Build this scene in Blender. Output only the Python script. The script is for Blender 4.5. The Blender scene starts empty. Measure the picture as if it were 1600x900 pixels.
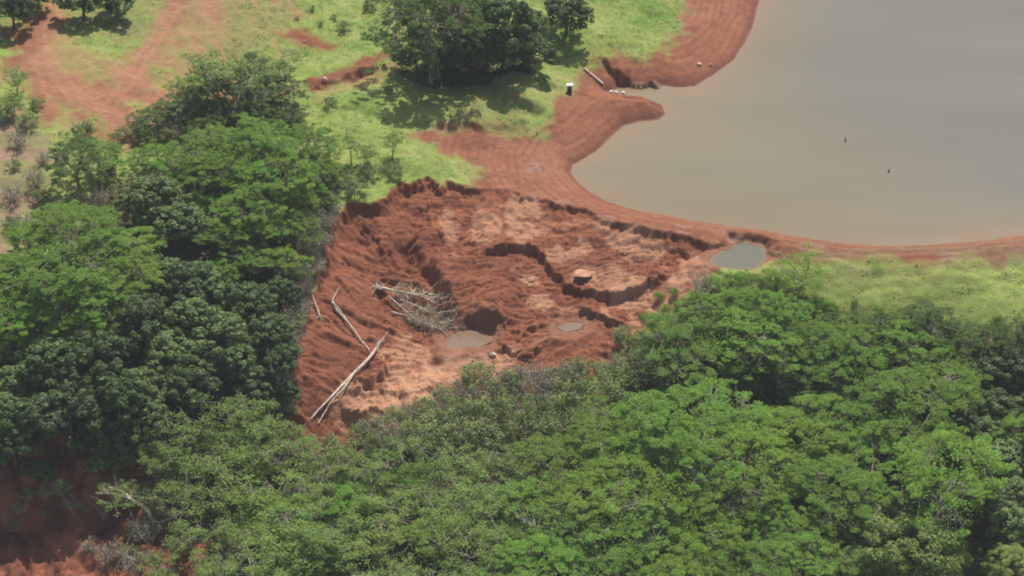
import bpy, math, random
import numpy as np
from mathutils import Vector

# ---------------------------------------------------------------- camera, light, exposure
C = bpy.context.scene.collection
S = bpy.context.scene
R = math.radians
PITCH, DIST, HFOV = R(32), 454.0, R(20)
CAMZ = DIST * math.sin(PITCH)
cam_d = bpy.data.cameras.new('camera')
cam = bpy.data.objects.new('camera', cam_d)
C.objects.link(cam)
cam.location = (0, 0, CAMZ)
cam.rotation_euler = (R(90) - PITCH, 0, 0)
cam_d.sensor_fit = 'HORIZONTAL'
cam_d.angle = HFOV
cam_d.clip_start = 1.0
cam_d.clip_end = 9000
S.camera = cam

SUN_EL, SUN_AZ = 58.0, 16.0          # azimuth measured from +Y (away from the viewer) towards +X
w = bpy.data.worlds.new('World')
S.world = w
w.use_nodes = True
nt = w.node_tree
bg = nt.nodes['Background']
sky = nt.nodes.new('ShaderNodeTexSky')
sky.sky_type = 'NISHITA'
sky.sun_disc = False
sky.sun_elevation = R(SUN_EL)
sky.sun_rotation = R(SUN_AZ)
sky.air_density = 1.0
sky.dust_density = 3.0
sky.ozone_density = 1.0
nt.links.new(sky.outputs[0], bg.inputs[0])
bg.inputs[1].default_value = 0.095
sun_d = bpy.data.lights.new('sun', 'SUN')
sun_d.energy = 4.9
sun_d.angle = R(0.6)
sun_d.color = (1.0, 0.95, 0.87)
sun = bpy.data.objects.new('sun', sun_d)
C.objects.link(sun)
sdir = Vector((math.sin(R(SUN_AZ)) * math.cos(R(SUN_EL)), math.cos(R(SUN_AZ)) * math.cos(R(SUN_EL)), math.sin(R(SUN_EL))))
sun.rotation_euler = sdir.to_track_quat('Z', 'Y').to_euler()
sun.location = sdir * 600
S.view_settings.view_transform = 'Standard'
S.view_settings.look = 'None'
S.view_settings.exposure = 0.0
S.view_settings.gamma = 1.0
S.view_settings.use_curve_mapping = False
S.cycles.use_denoising = True
S.cycles.filter_width = 1.9
S.cycles.max_bounces = 6
S.cycles.diffuse_bounces = 3
S.cycles.transmission_bounces = 3
S.cycles.volume_bounces = 0
S.cycles.sample_clamp_indirect = 6
HAZE = 0.00010

# ---------------------------------------------------------------- small helpers
rng = np.random.default_rng(7)
TANH = math.tan(HFOV / 2)
CP, SP = math.cos(PITCH), math.sin(PITCH)


def P(px, py, z):
    """The point at height z that the picture position (1600 x 900) looks at."""
    cx = (px - 800) / 800 * TANH
    cy = -(py - 450) / 800 * TANH
    dx, dy, dz = cx, CP + cy * SP, -SP + cy * CP
    t = (z - CAMZ) / dz
    return np.array([dx * t, dy * t, z])


def pxm(y, z):
    """Picture pixels per metre at a place."""
    depth = y * CP + (CAMZ - z) * SP
    return 800 / TANH / depth


def hash2(ix, iy, seed):
    ix = ix.astype(np.int64); iy = iy.astype(np.int64)
    h = (ix * 374761393 + iy * 668265263 + seed * 974634777) & 0xFFFFFFFF
    h = ((h ^ (h >> 13)) * 1274126177) & 0xFFFFFFFF
    h = h ^ (h >> 16)
    return (h & 0xFFFFFF) / float(0xFFFFFF)


def vnoise(x, y, seed=0):
    ix = np.floor(x); iy = np.floor(y)
    fx = x - ix; fy = y - iy
    fx = fx * fx * fx * (fx * (fx * 6 - 15) + 10); fy = fy * fy * fy * (fy * (fy * 6 - 15) + 10)
    a = hash2(ix, iy, seed); b = hash2(ix + 1, iy, seed)
    c = hash2(ix, iy + 1, seed); d = hash2(ix + 1, iy + 1, seed)
    return (a + (b - a) * fx) * (1 - fy) + (c + (d - c) * fx) * fy


def fbm(x, y, seed=0, octv=4, gain=0.5):
    s = 0; a = 1; t = 0
    for i in range(octv):
        s = s + a * (vnoise(x, y, seed + i * 17) * 2 - 1)
        t += a; a *= gain
        x, y = x * 1.93 + y * 0.55 + 3.1, y * 1.93 - x * 0.55 - 1.7
    return s / t


def ridged(x, y, seed=0, octv=3):
    s = 0; a = 1; t = 0
    for i in range(octv):
        s = s + a * (1 - np.abs(vnoise(x, y, seed + i * 13) * 2 - 1)) ** 2
        t += a; a *= 0.5
        x, y = x * 2.03 + 5.3, y * 2.03 - 2.9
    return s / t


def billow(x, y, seed=0, octv=5, gain=0.55):
    """Noise with sharp creases, 0 in the creases."""
    s = 0; a = 1; t = 0
    for i in range(octv):
        s = s + a * np.abs(vnoise(x, y, seed + i * 13) * 2 - 1)
        t += a; a *= gain
        x, y = x * 1.97 + y * 0.45 + 5.3, y * 1.97 - x * 0.45 - 2.9
    return s / t


def sstep(a, b, x):
    t = np.clip((x - a) / (b - a), 0, 1)
    return t * t * (3 - 2 * t)


def sdf(poly, x, y):
    """Signed distance to a closed polygon, positive inside."""
    poly = np.asarray(poly)[:, :2]
    d = np.full(x.shape, 1e9); ins = np.zeros(x.shape, bool)
    n = len(poly)
    for i in range(n):
        ax, ay = poly[i]; bx, by = poly[(i + 1) % n]
        ex, ey = bx - ax, by - ay
        l2 = ex * ex + ey * ey + 1e-9
        t = np.clip(((x - ax) * ex + (y - ay) * ey) / l2, 0, 1)
        d = np.minimum(d, (x - ax - t * ex) ** 2 + (y - ay - t * ey) ** 2)
        if ay != by:
            c = ((ay > y) != (by > y)) & (x < (bx - ax) * (y - ay) / (by - ay) + ax)
            ins ^= c
    d = np.sqrt(d)
    return np.where(ins, d, -d)


def linedist(line, x, y):
    """Signed distance to an open polyline (positive on its left side) and the share of its length."""
    line = np.asarray(line)[:, :2]
    seg = np.hypot(*(line[1:] - line[:-1]).T); cum = np.concatenate([[0], np.cumsum(seg)])
    best = np.full(x.shape, 1e9); sg = np.ones(x.shape); tt = np.zeros(x.shape)
    for i in range(len(line) - 1):
        ax, ay = line[i]; bx, by = line[i + 1]
        ex, ey = bx - ax, by - ay
        t = np.clip(((x - ax) * ex + (y - ay) * ey) / (ex * ex + ey * ey + 1e-9), 0, 1)
        d = (x - ax - t * ex) ** 2 + (y - ay - t * ey) ** 2
        cr = ex * (y - ay) - ey * (x - ax)
        m = d < best
        best = np.where(m, d, best); sg = np.where(m, np.where(cr >= 0, 1.0, -1.0), sg)
        tt = np.where(m, (cum[i] + t * seg[i]) / cum[-1], tt)
    return np.sqrt(best) * sg, tt


def polyline_s(poly, x, y):
    """Arc length at the nearest point of a closed polygon."""
    poly = np.asarray(poly)[:, :2]
    best = np.full(x.shape, 1e9); ss = np.zeros(x.shape); acc = 0
    n = len(poly)
    for i in range(n):
        ax, ay = poly[i]; bx, by = poly[(i + 1) % n]
        ex, ey = bx - ax, by - ay; L = math.hypot(ex, ey)
        t = np.clip(((x - ax) * ex + (y - ay) * ey) / (L * L + 1e-9), 0, 1)
        d = (x - ax - t * ex) ** 2 + (y - ay - t * ey) ** 2
        m = d < best
        best = np.where(m, d, best); ss = np.where(m, acc + t * L, ss)
        acc += L
    return ss


def rbf(pts):
    pts = np.asarray(pts, float)
    k = lambda d2: np.sqrt(d2 + 49.0)
    n = len(pts)
    D = (pts[:, None, 0] - pts[None, :, 0]) ** 2 + (pts[:, None, 1] - pts[None, :, 1]) ** 2
    A = np.zeros((n + 1, n + 1)); A[:n, :n] = k(D) - np.eye(n) * 0.5; A[:n, n] = 1; A[n, :n] = 1
    wts = np.linalg.solve(A, np.concatenate([pts[:, 2], [0]]))
    lo, hi = pts[:, 2].min() - 1, pts[:, 2].max() + 2

    def f(x, y):
        s = np.full(np.shape(x), wts[n])
        for i in range(n):
            s = s + wts[i] * k((x - pts[i, 0]) ** 2 + (y - pts[i, 1]) ** 2)
        return np.clip(s, lo, hi)
    return f


def mesh_np(name, verts, faces, mat, parent=None, attrs=None, smooth=False, link=True):
    """One mesh object out of arrays; faces is an (M, k) array or a list of such arrays."""
    verts = np.asarray(verts, np.float32)
    if not isinstance(faces, list):
        faces = [faces]
    faces = [np.asarray(f, np.int32) for f in faces if len(f)]
    me = bpy.data.meshes.new(name)
    me.vertices.add(len(verts)); me.vertices.foreach_set('co', verts.ravel())
    loops = np.concatenate([f.ravel() for f in faces])
    tot = np.concatenate([np.full(len(f), f.shape[1], np.int32) for f in faces])
    st = np.concatenate([[0], np.cumsum(tot)[:-1]]).astype(np.int32)
    me.loops.add(len(loops)); me.loops.foreach_set('vertex_index', loops)
    me.polygons.add(len(tot)); me.polygons.foreach_set('loop_start', st); me.polygons.foreach_set('loop_total', tot)
    if smooth:
        me.polygons.foreach_set('use_smooth', np.ones(len(tot), bool))
    me.update(calc_edges=True)
    for k, v in (attrs or {}).items():
        v = np.asarray(v, np.float32)
        if v.ndim == 2:
            a = me.color_attributes.new(k, 'FLOAT_COLOR', 'POINT')
            if v.shape[1] == 3:
                v = np.concatenate([v, np.ones((len(v), 1), np.float32)], 1)
            a.data.foreach_set('color', v.ravel())
        else:
            a = me.attributes.new(k, 'FLOAT', 'POINT'); a.data.foreach_set('value', v)
    me.materials.append(mat)
    o = bpy.data.objects.new(name, me)
    if link:
        C.objects.link(o)
    if parent:
        o.parent = parent
    return o


def tag(o, label=None, cat=None, group=None, kind=None):
    if label: o['label'] = label
    if cat: o['category'] = cat
    if group: o['group'] = group
    if kind: o['kind'] = kind
    return o


def empty(name, loc):
    o = bpy.data.objects.new(name, None)
    o.empty_display_size = 0.5
    o.location = loc
    C.objects.link(o)
    return o


class Tubes:
    """Collects tapered tubes (one connected tree of limbs) into vertex and face arrays."""
    def __init__(self): self.v = []; self.f = []; self.n = 0

    def add(self, pts, rad, sides=5):
        pts = np.asarray(pts, float); rad = np.asarray(rad, float)
        tan = np.gradient(pts, axis=0); tan /= np.linalg.norm(tan, axis=1)[:, None] + 1e-9
        ref = np.array([0.3, 0.9, 0.1]) if abs(tan[0][2]) > 0.7 else np.array([0, 0, 1.0])
        u = np.cross(tan, ref); u /= np.linalg.norm(u, axis=1)[:, None] + 1e-9
        v = np.cross(tan, u)
        a = np.arange(sides) / sides * 2 * math.pi
        ring = pts[:, None, :] + rad[:, None, None] * (np.cos(a)[None, :, None] * u[:, None, :] + np.sin(a)[None, :, None] * v[:, None, :])
        self.v.append(ring.reshape(-1, 3))
        k = len(pts)
        for i in range(k - 1):
            for j in range(sides):
                j2 = (j + 1) % sides
                b = self.n + i * sides
                self.f.append((b + j, b + j2, b + sides + j2, b + sides + j))
        self.n += k * sides

    def arrays(self): return np.concatenate(self.v), np.array(self.f, np.int32)


def leafcards(pos, nrm, size, aspect=0.55, r=rng):
    """Diamond leaf sprays at pos facing nrm."""
    n = len(pos)
    nrm = nrm / (np.linalg.norm(nrm, axis=1)[:, None] + 1e-9)
    t = np.cross(nrm, r.normal(size=(n, 3))); t /= np.linalg.norm(t, axis=1)[:, None] + 1e-9
    b = np.cross(nrm, t)
    s = np.asarray(size)[:, None]
    v = np.stack([pos + t * s, pos + b * s * aspect, pos - t * s, pos - b * s * aspect], 1).reshape(-1, 3)
    f = np.arange(n * 4, dtype=np.int32).reshape(-1, 4)
    return v, f


# ---------------------------------------------------------------- materials
def newmat(name):
    m = bpy.data.materials.new(name); m.use_nodes = True
    return m, m.node_tree, m.node_tree.nodes['Principled BSDF']


def leaf_material(name, col, transl=0.3, var=0.35, tcol=None):
    m, t, b = newmat(name)
    at = t.nodes.new('ShaderNodeAttribute'); at.attribute_name = 'tint'
    oi = t.nodes.new('ShaderNodeObjectInfo')
    hsv = t.nodes.new('ShaderNodeHueSaturation')
    hsv.inputs['Color'].default_value = (*col, 1)
    mr = t.nodes.new('ShaderNodeMapRange')
    mr.inputs[3].default_value = 1 - var; mr.inputs[4].default_value = 1 + var
    t.links.new(at.outputs['Fac'], mr.inputs[0])
    mo = t.nodes.new('ShaderNodeMapRange'); mo.inputs[3].default_value = 0.86; mo.inputs[4].default_value = 1.14
    t.links.new(oi.outputs['Random'], mo.inputs[0])
    mu = t.nodes.new('ShaderNodeMath'); mu.operation = 'MULTIPLY'
    t.links.new(mr.outputs[0], mu.inputs[0]); t.links.new(mo.outputs[0], mu.inputs[1])
    t.links.new(mu.outputs[0], hsv.inputs['Value'])
    mh = t.nodes.new('ShaderNodeMapRange'); mh.inputs[3].default_value = 0.488; mh.inputs[4].default_value = 0.506
    fr = t.nodes.new('ShaderNodeMath'); fr.operation = 'FRACT'
    m7 = t.nodes.new('ShaderNodeMath'); m7.operation = 'MULTIPLY'; m7.inputs[1].default_value = 7.31
    t.links.new(oi.outputs['Random'], m7.inputs[0]); t.links.new(m7.outputs[0], fr.inputs[0])
    t.links.new(fr.outputs[0], mh.inputs[0]); t.links.new(mh.outputs[0], hsv.inputs['Hue'])
    t.links.new(hsv.outputs[0], b.inputs['Base Color'])
    b.inputs['Roughness'].default_value = 0.55
    b.inputs['Specular IOR Level'].default_value = 0.25
    tr = t.nodes.new('ShaderNodeBsdfTranslucent')
    gm = t.nodes.new('ShaderNodeMix'); gm.data_type = 'RGBA'; gm.blend_type = 'MULTIPLY'; gm.inputs[0].default_value = 1
    t.links.new(hsv.outputs[0], gm.inputs[6]); gm.inputs[7].default_value = (*(tcol or (1.5, 1.5, 0.7)), 1)
    t.links.new(gm.outputs[2], tr.inputs[0])
    mx = t.nodes.new('ShaderNodeMixShader'); mx.inputs[0].default_value = transl
    t.links.new(b.outputs[0], mx.inputs[1]); t.links.new(tr.outputs[0], mx.inputs[2])
    t.links.new(mx.outputs[0], t.nodes['Material Output'].inputs[0])
    return m


def noise_material(name, c1, c2, scale=3.0, rough=0.9, bump=0.3, detail=5, spec=0.2, thresh=None):
    m, t, b = newmat(name)
    tc = t.nodes.new('ShaderNodeTexCoord')
    n = t.nodes.new('ShaderNodeTexNoise'); n.inputs['Scale'].default_value = scale; n.inputs['Detail'].default_value = detail
    t.links.new(tc.outputs['Object'], n.inputs['Vector'])
    r = t.nodes.new('ShaderNodeValToRGB')
    r.color_ramp.elements[0].color = (*c1, 1); r.color_ramp.elements[1].color = (*c2, 1)
    r.color_ramp.elements[0].position, r.color_ramp.elements[1].position = thresh or (0.35, 0.65)
    t.links.new(n.outputs[0], r.inputs[0]); t.links.new(r.outputs[0], b.inputs['Base Color'])
    b.inputs['Roughness'].default_value = rough; b.inputs['Specular IOR Level'].default_value = spec
    bp = t.nodes.new('ShaderNodeBump'); bp.inputs['Strength'].default_value = bump; bp.inputs['Distance'].default_value = 0.1
    t.links.new(n.outputs[0], bp.inputs['Height']); t.links.new(bp.outputs[0], b.inputs['Normal'])
    return m


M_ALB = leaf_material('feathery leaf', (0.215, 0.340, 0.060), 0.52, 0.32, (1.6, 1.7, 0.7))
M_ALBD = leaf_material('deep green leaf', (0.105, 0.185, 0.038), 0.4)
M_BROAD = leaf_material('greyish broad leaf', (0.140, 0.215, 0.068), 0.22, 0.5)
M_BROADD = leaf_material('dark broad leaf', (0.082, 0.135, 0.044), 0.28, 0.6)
M_WISP = leaf_material('wispy leaf', (0.225, 0.325, 0.088), 0.44, 0.3)
M_SHRUB = leaf_material('shrub leaf', (0.225, 0.285, 0.110), 0.32, 0.4)
M_VINE = leaf_material('vine leaf', (0.175, 0.255, 0.055), 0.3, 0.35)
M_GREYLEAF = leaf_material('withered leaf', (0.29, 0.28, 0.19), 0.2, 0.35, (1.2, 1.1, 0.9))
M_BARK = noise_material('pale grey bark', (0.27, 0.235, 0.19), (0.47, 0.42, 0.34), 2.5)
M_BARKD = noise_material('brown bark', (0.07, 0.05, 0.035), (0.16, 0.12, 0.09), 2.5)
M_DEAD = noise_material('weathered dead wood', (0.46, 0.37, 0.28), (0.76, 0.66, 0.53), 1.6)
M_TWIG = noise_material('grey twig', (0.34, 0.31, 0.26), (0.56, 0.51, 0.44), 2.0)
M_WHITE = noise_material('weathered white paint', (0.72, 0.70, 0.66), (0.82, 0.80, 0.77), 6.0, 0.6, 0.05)
M_GREY = noise_material('grey sheet metal', (0.16, 0.18, 0.20), (0.24, 0.26, 0.28), 5.0, 0.6, 0.05)
M_CONC = noise_material('pale concrete', (0.50, 0.42, 0.34), (0.68, 0.58, 0.48), 4.0, 0.9, 0.2)
M_ROCK = noise_material('pale rock', (0.45, 0.36, 0.28), (0.70, 0.60, 0.50), 2.2, 0.95, 0.5)
M_CLAY = noise_material('dried clay', (0.36, 0.17, 0.10), (0.52, 0.29, 0.18), 1.3, 0.95, 0.6)
M_BUOY = noise_material('dark green float', (0.02, 0.04, 0.02), (0.04, 0.07, 0.03), 5.0, 0.6, 0.1)

# ---------------------------------------------------------------- terrain heights
land_px = [
    (0, 0, 9), (200, 0, 9), (400, 0, 9), (600, 0, 8), (0, 150, 8), (200, 150, 7.5), (400, 150, 6), (550, 150, 5.5), (700, 120, 5.2),
    (720, 0, 8), (850, 100, 4.6), (950, 50, 4.6), (1000, 0, 5.5), (1060, 70, 2.6), (1120, 40, 2.0), (870, 180, 3.0), (800, 230, 2.4), (700, 250, 2.5),
    (650, 280, 3), (600, 300, 3), (540, 320, 2.6), (515, 380, 1.6), (470, 460, -1), (850, 300, 1.6), (1000, 352, 1.5), (1100, 372, 1.1), (1160, 372, 0.75),
    (1200, 390, 0.75), (1300, 400, 1.2), (1450, 405, 1.5), (1600, 395, 1.5), (1750, 380, 1.5), (1300, 430, -0.2), (1450, 440, -0.6), (1600, 440, -0.6),
    (1500, 490, -3.6), (1650, 500, -4.4), (1330, 480, -3.4), (1200, 450, -3.5), (1150, 480, -6), (1200, 560, -10), (1400, 600, -11), (1600, 640, -12), (1000, 620, -10),
    (1000, 720, -11), (800, 720, -11.5), (1000, 850, -13), (1300, 850, -14), (1600, 850, -14), (600, 760, -12), (600, 900, -13.5),
    (400, 860, -13), (420, 760, -13), (300, 790, -14), (900, 620, -9), (760, 660, -10),
    (0, 250, 6), (0, 400, 3), (100, 300, 5), (200, 400, 2.5), (300, 400, 2.5), (400, 300, 4), (450, 400, 1.5), (0, 550, -2), (200, 550, -2),
    (350, 550, -3), (420, 600, -5), (0, 640, -3.5), (200, 650, -5.5), (330, 660, -8), (0, 710, -5.5), (130, 715, -8), (240, 750, -11),
    (0, 800, -13), (100, 830, -15.5), (200, 830, -15.2), (0, 900, -17), (150, 895, -17), (300, 890, -15),
    (470, 660, -8), (-300, 500, -1), (1900, 600, -13), (-300, 900, -18), (800, 1100, -16), (1600, 1100, -16), (0, 1100, -21),
    (-300, 0, 12), (700, -200, 12), (300, -200, 13), (-300, 250, 9)]
base = rbf([P(*p) for p in land_px])


def G(px, py, f=None):
    """The ground point seen at a picture position (smooth terrain)."""
    f = f or base
    z = 0.0
    for _ in range(12):
        p = P(px, py, z); z = 0.5 * z + 0.5 * float(f(np.array([p[0]]), np.array([p[1]]))[0])
    return P(px, py, z)


def GP(pts, f=None): return [G(a, b, f) for a, b in pts]


shore = [P(a, b, 0) for a, b in [
    (1215, -90), (1186, 0), (1181, 30), (1166, 65), (1145, 93), (1112, 118), (1088, 134), (1060, 137), (1030, 134), (1000, 135), (970, 138), (946, 144), (972, 154),
    (1010, 158), (1033, 165), (1041, 178), (1030, 188), (1002, 190), (976, 197), (957, 212), (940, 230), (916, 245), (893, 256),
    (888, 270), (900, 286), (922, 301), (950, 315), (1000, 330), (1050, 341), (1100, 349), (1150, 356), (1200, 363), (1250, 370), (1300, 378), (1350, 384), (1400, 387), (1460, 385),
    (1530, 377), (1600, 368), (1750, 355), (2200, 300), (2700, -100), (2700, -700), (1500, -700)]]
rim_px = [(470, 645), (452, 600), (458, 560), (470, 520), (478, 480), (495, 440), (510, 402), (512, 370), (528, 338), (548, 322), (575, 318),
          (600, 313), (612, 301), (630, 288), (665, 285), (690, 289), (702, 286), (740, 294), (790, 303), (840, 310), (880, 320), (930, 335),
          (952, 342), (990, 348), (1020, 355), (1050, 365), (1080, 375), (1110, 383), (1145, 377), (1168, 374), (1190, 381), (1200, 393), (1203, 408),
          (1192, 420), (1155, 432), (1115, 458), (1090, 475), (1030, 500), (1000, 530), (960, 570), (900, 610), (760, 660), (660, 690), (560, 705), (480, 705), (445, 690), (440, 660)]
rim = GP(rim_px)
inner_px = [
    (630, 300, 1.6), (660, 300, 1.4), (700, 312, 0.9), (800, 325, 0.0), (900, 345, -0.3), (1000, 368, -0.4), (1080, 390, -0.8), (1150, 400, -0.25), (1180, 395, -0.2),
    (570, 335, 1.0), (610, 330, 0.6),
    (700, 360, -1.4), (800, 370, -1.4), (900, 390, -1.5), (1000, 400, -1.4), (1050, 420, -1.8), (950, 440, -2.2), (1120, 420, -1.5),
    (930, 478, -4.6), (1000, 472, -4.2), (1070, 452, -3.2), (800, 430, -3.3), (850, 460, -4.4), (900, 500, -5.6), (960, 520, -5.6),
    (700, 430, -3.8), (745, 455, -4.3), (790, 480, -5.0), (735, 530, -8.0), (690, 545, -8.2), (650, 540, -8), (600, 600, -9), (700, 600, -8.6), (640, 650, -10), (540, 655, -10.5),
    (850, 545, -6.6), (900, 560, -7), (800, 560, -8), (950, 570, -7), (850, 600, -8.6), (520, 690, -12), (1040, 490, -5.2),
    (540, 360, 0.2), (570, 400, -2.2), (620, 420, -3.8), (660, 450, -5), (600, 450, -5), (500, 500, -2.8), (550, 520, -5.6), (480, 560, -3.6), (560, 590, -7.6),
    (500, 620, -7.2), (600, 540, -7.2), (525, 460, -2.0), (690, 500, -7.4), (470, 600, -5), (650, 380, -2.2)]
inner = rbf([P(*p) for p in inner_px])


def zshore(x, y): return 0.6 + 0 * x


def GI(px, py): return G(px, py, inner)


# broken edges inside the slide and elsewhere: (picture points left to right, drop in metres, reach on the high side, reach on the low side, surface)
edges = [
    ([(735, 404), (775, 397), (805, 392), (835, 397), (856, 417), (872, 437), (890, 448), (905, 459), (935, 467), (985, 458), (1010, 446), (1030, 431), (1058, 424)], 1.5, 5, 2.5, inner),
    ([(695, 505), (715, 518), (745, 522), (768, 514), (785, 488)], 2.2, 5, 2.5, inner),
    ([(628, 372), (655, 405), (682, 438), (697, 475), (712, 512)], 3.4, 8, 5, inner, 1.3),
    ([(590, 440), (600, 470), (596, 505)], 1.2, 4, 3, inner, 0.8),
    ([(900, 487), (930, 491), (960, 500), (982, 506)], 1.4, 3, 1.5, inner),
    ([(765, 528), (800, 552), (826, 556), (848, 538), (868, 530), (892, 552)], 1.6, 3.5, 2, inner),
    ([(588, 432), (620, 439), (660, 448), (690, 462)], 1.1, 2.5, 2, inner),
    ([(600, 636), (640, 634), (675, 622)], 0.9, 3, 1.5, inner),
    ([(560, 618), (600, 612), (640, 616), (690, 604)], 0.7, 3, 1.5, inner),
    ([(528, 645), (556, 652), (582, 648), (596, 634)], 2.4, 3.5, 2.5, inner),
    ([(535, 632), (570, 610), (600, 585), (604, 552)], 1.9, 3.5, 2, inner),
    ([(896, 436), (915, 439), (932, 434)], 0.5, 1.2, 0.6, inner),
    ([(1040, 395), (1070, 402), (1100, 396), (1130, 398)], 0.7, 2, 1, inner),
    ([(960, 392), (1000, 403), (1030, 404)], 0.5, 2, 1, inner),
    ([(800, 346), (850, 352), (880, 366), (905, 362)], 0.5, 2, 1, inner),
    ([(680, 330), (705, 345), (720, 368)], 0.5, 2, 1, inner),
    ([(820, 520), (850, 508), (885, 512)], 0.7, 2, 1, inner),
    ([(620, 318), (650, 326), (690, 322)], 0.7, 2, 1, inner), ([(560, 345), (585, 372), (600, 400)], 0.9, 2, 1.2, inner), ([(880, 380), (930, 386), (975, 380)], 0.6, 2, 1, inner),
    ([(700, 395), (735, 388), (775, 378), (810, 380)], 0.6, 2, 1, inner), ([(640, 470), (680, 476), (715, 492)], 1.0, 2.5, 1.5, inner), ([(780, 505), (800, 520), (830, 528)], 0.9, 2, 1.2, inner),
    ([(930, 545), (965, 548), (1000, 535)], 0.6, 2, 1, inner), ([(520, 430), (548, 455), (560, 480)], 0.8, 2, 1.2, inner),
    ([(455, 600), (470, 640), (500, 655)], 1.2, 3, 2, inner),
    ([(938, 112), (952, 124), (985, 131), (1035, 134)], 2.4, 6, 1.0, zshore),
    ([(955, 159), (1000, 163), (1032, 168)], 0.6, 2, 1.0, zshore),
    ([(730, 128), (765, 143), (788, 163), (812, 184), (858, 186)], 1.5, 6, 3, base),
    ([(790, 118), (830, 122), (850, 140), (870, 152)], 1.2, 6, 3, base),
    ([(640, 180), (665, 205), (700, 214), (760, 208), (830, 200)], 1.2, 5, 2, base),
    ([(520, 178), (560, 178), (600, 195), (640, 225)], 0.9, 5, 2, base),
    ([(484, 142), (540, 128), (600, 104)], 1.8, 3, 2, base, 0.5), ([(425, 72), (470, 62), (500, 82)], 0.7, 3, 1.5, base),
]
edges = [(GP(e[0], e[4]), e[1], e[2], e[3], e[5] if len(e) > 5 else (1.1 if e[4] is base else 0.22)) for e in edges]


def axis(parts, far):
    """Grid lines: parts are (from, to, step); beyond them the step grows out to FAR."""
    a = []
    for lo, hi, st in parts: a += list(np.arange(lo, hi - st * 0.5, st))
    a.append(parts[-1][1])
    st = parts[-1][2]; c = a[-1]
    while c < far[1]: st *= 1.28; c += st; a.append(c)
    st = parts[0][2]; c = a[0]; b = []
    while c > far[0]: st *= 1.28; c -= st; b.append(c)
    return np.array(b[::-1] + a)


xs = axis([(-97, -37, 0.35), (-37, 47, 0.19), (47, 97, 0.35)], (-1600, 1600))
ys = axis([(300, 345, 0.4), (345, 440, 0.20), (440, 505, 0.34)], (-1100, 2000))
NX, NY = len(xs), len(ys)
X, Y = np.meshgrid(xs, ys)
X = X.ravel(); Y = Y.ravel()
d_shore = -sdf(shore, X, Y)                      # > 0 on land
nz1 = fbm(X * 0.09, Y * 0.09, 3, 5)
nzf = fbm(X * 0.8, Y * 0.8, 5, 4)
ds = d_shore + fbm(X * 0.15, Y * 0.15, 11, 3) * 0.8
land = base(X, Y)
zo = land * (1 - np.exp(-np.maximum(ds, 0) / 4.0)) + np.where(ds < 0, np.maximum(ds * 0.18, -5), np.minimum(ds * 0.06, 0.3))
near = sstep(2, 10, ds)
zo += near * (nz1 * 0.7 + fbm(X * 0.33, Y * 0.33, 21, 4) * 0.30)
zo += sstep(0.5, 3, ds) * (1 - sstep(9, 16, ds)) * 0.05 * np.sin(ds * 3.2 + nz1 * 5)
d_rim = sdf(rim, X, Y)
s_rim = polyline_s(rim, X, Y)
d_rim_n = d_rim + fbm(X * 0.35, Y * 0.35, 31, 4) * 1.3 + fbm(X * 1.3, Y * 1.3, 37, 3) * 0.5
zi = inner(X, Y)
wallz = sstep(0.5, 3, d_rim) * (1 - sstep(14, 26, d_rim))
leftw = 1 - sstep(-18, -4, X)
warp = fbm(X * 0.2, Y * 0.2, 41, 3)
gul = billow(s_rim * 0.46 + warp * 0.9, d_rim * 0.040 + warp * 0.3, 43, 3, 0.5)
zi += wallz * leftw * (gul - 0.32) * 1.35
zi -= wallz * leftw * sstep(0.2, 0.45, fbm(X * 0.5, Y * 0.25, 45, 3)) * 0.3
zi += (1 - 0.5 * leftw) * fbm(X * 0.16 + nz1, Y * 0.26, 47, 3) * 0.6
zi += (billow(X * 0.16 + nz1 * 0.8 + warp * 0.5, Y * 0.34 + nz1, 49, 6, 0.5) - 0.3) * (0.6 + 0.3 * leftw) * (0.3 + 1.1 * sstep(-0.3, 0.35, nz1 + 0.4 * warp))
flow = fbm(X * 0.13 + nz1 * 0.8, Y * 0.42 + nz1 * 1.2, 53, 5)
q = flow * 3.0
zi += (np.floor(q) + sstep(0.88, 1.0, q - np.floor(q)) - q) * 0.60 * (1 - 0.6 * leftw)
q2 = fbm(X * 0.3 + 3, Y * 0.75 + nz1 * 2, 55, 4) * 3.0
zi += (np.floor(q2) + sstep(0.85, 1.0, q2 - np.floor(q2)) - q2) * 0.13 * (1 - 0.4 * leftw)
hump = P(757, 480, -4.5)
zi += 1.4 * np.exp(-((X - hump[0]) ** 2 / 9 + (Y - hump[1]) ** 2 / 20))
zi = np.maximum(zi, zo - (0.3 + (0.55 + 1.4 * leftw) * vnoise(s_rim * 0.13, 0 * X, 48)) + 0.4 * nzf - np.maximum(d_rim, 0) * (0.26 + 0.95 * leftw))
zi = np.minimum(zi, zo - 0.2 + 0.5 * nzf)
front = sstep(385, 378, Y + 0 * X)               # the lower, near side of the slide has no drop at its edge
k = sstep(-0.15, 0.55, d_rim_n) * sstep(1.0, 2.4, d_shore)
Z = zo * (1 - k) + zi * k
IN = sstep(-0.2, 0.6, d_rim_n)
edge_mark = np.zeros(X.shape)
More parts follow.
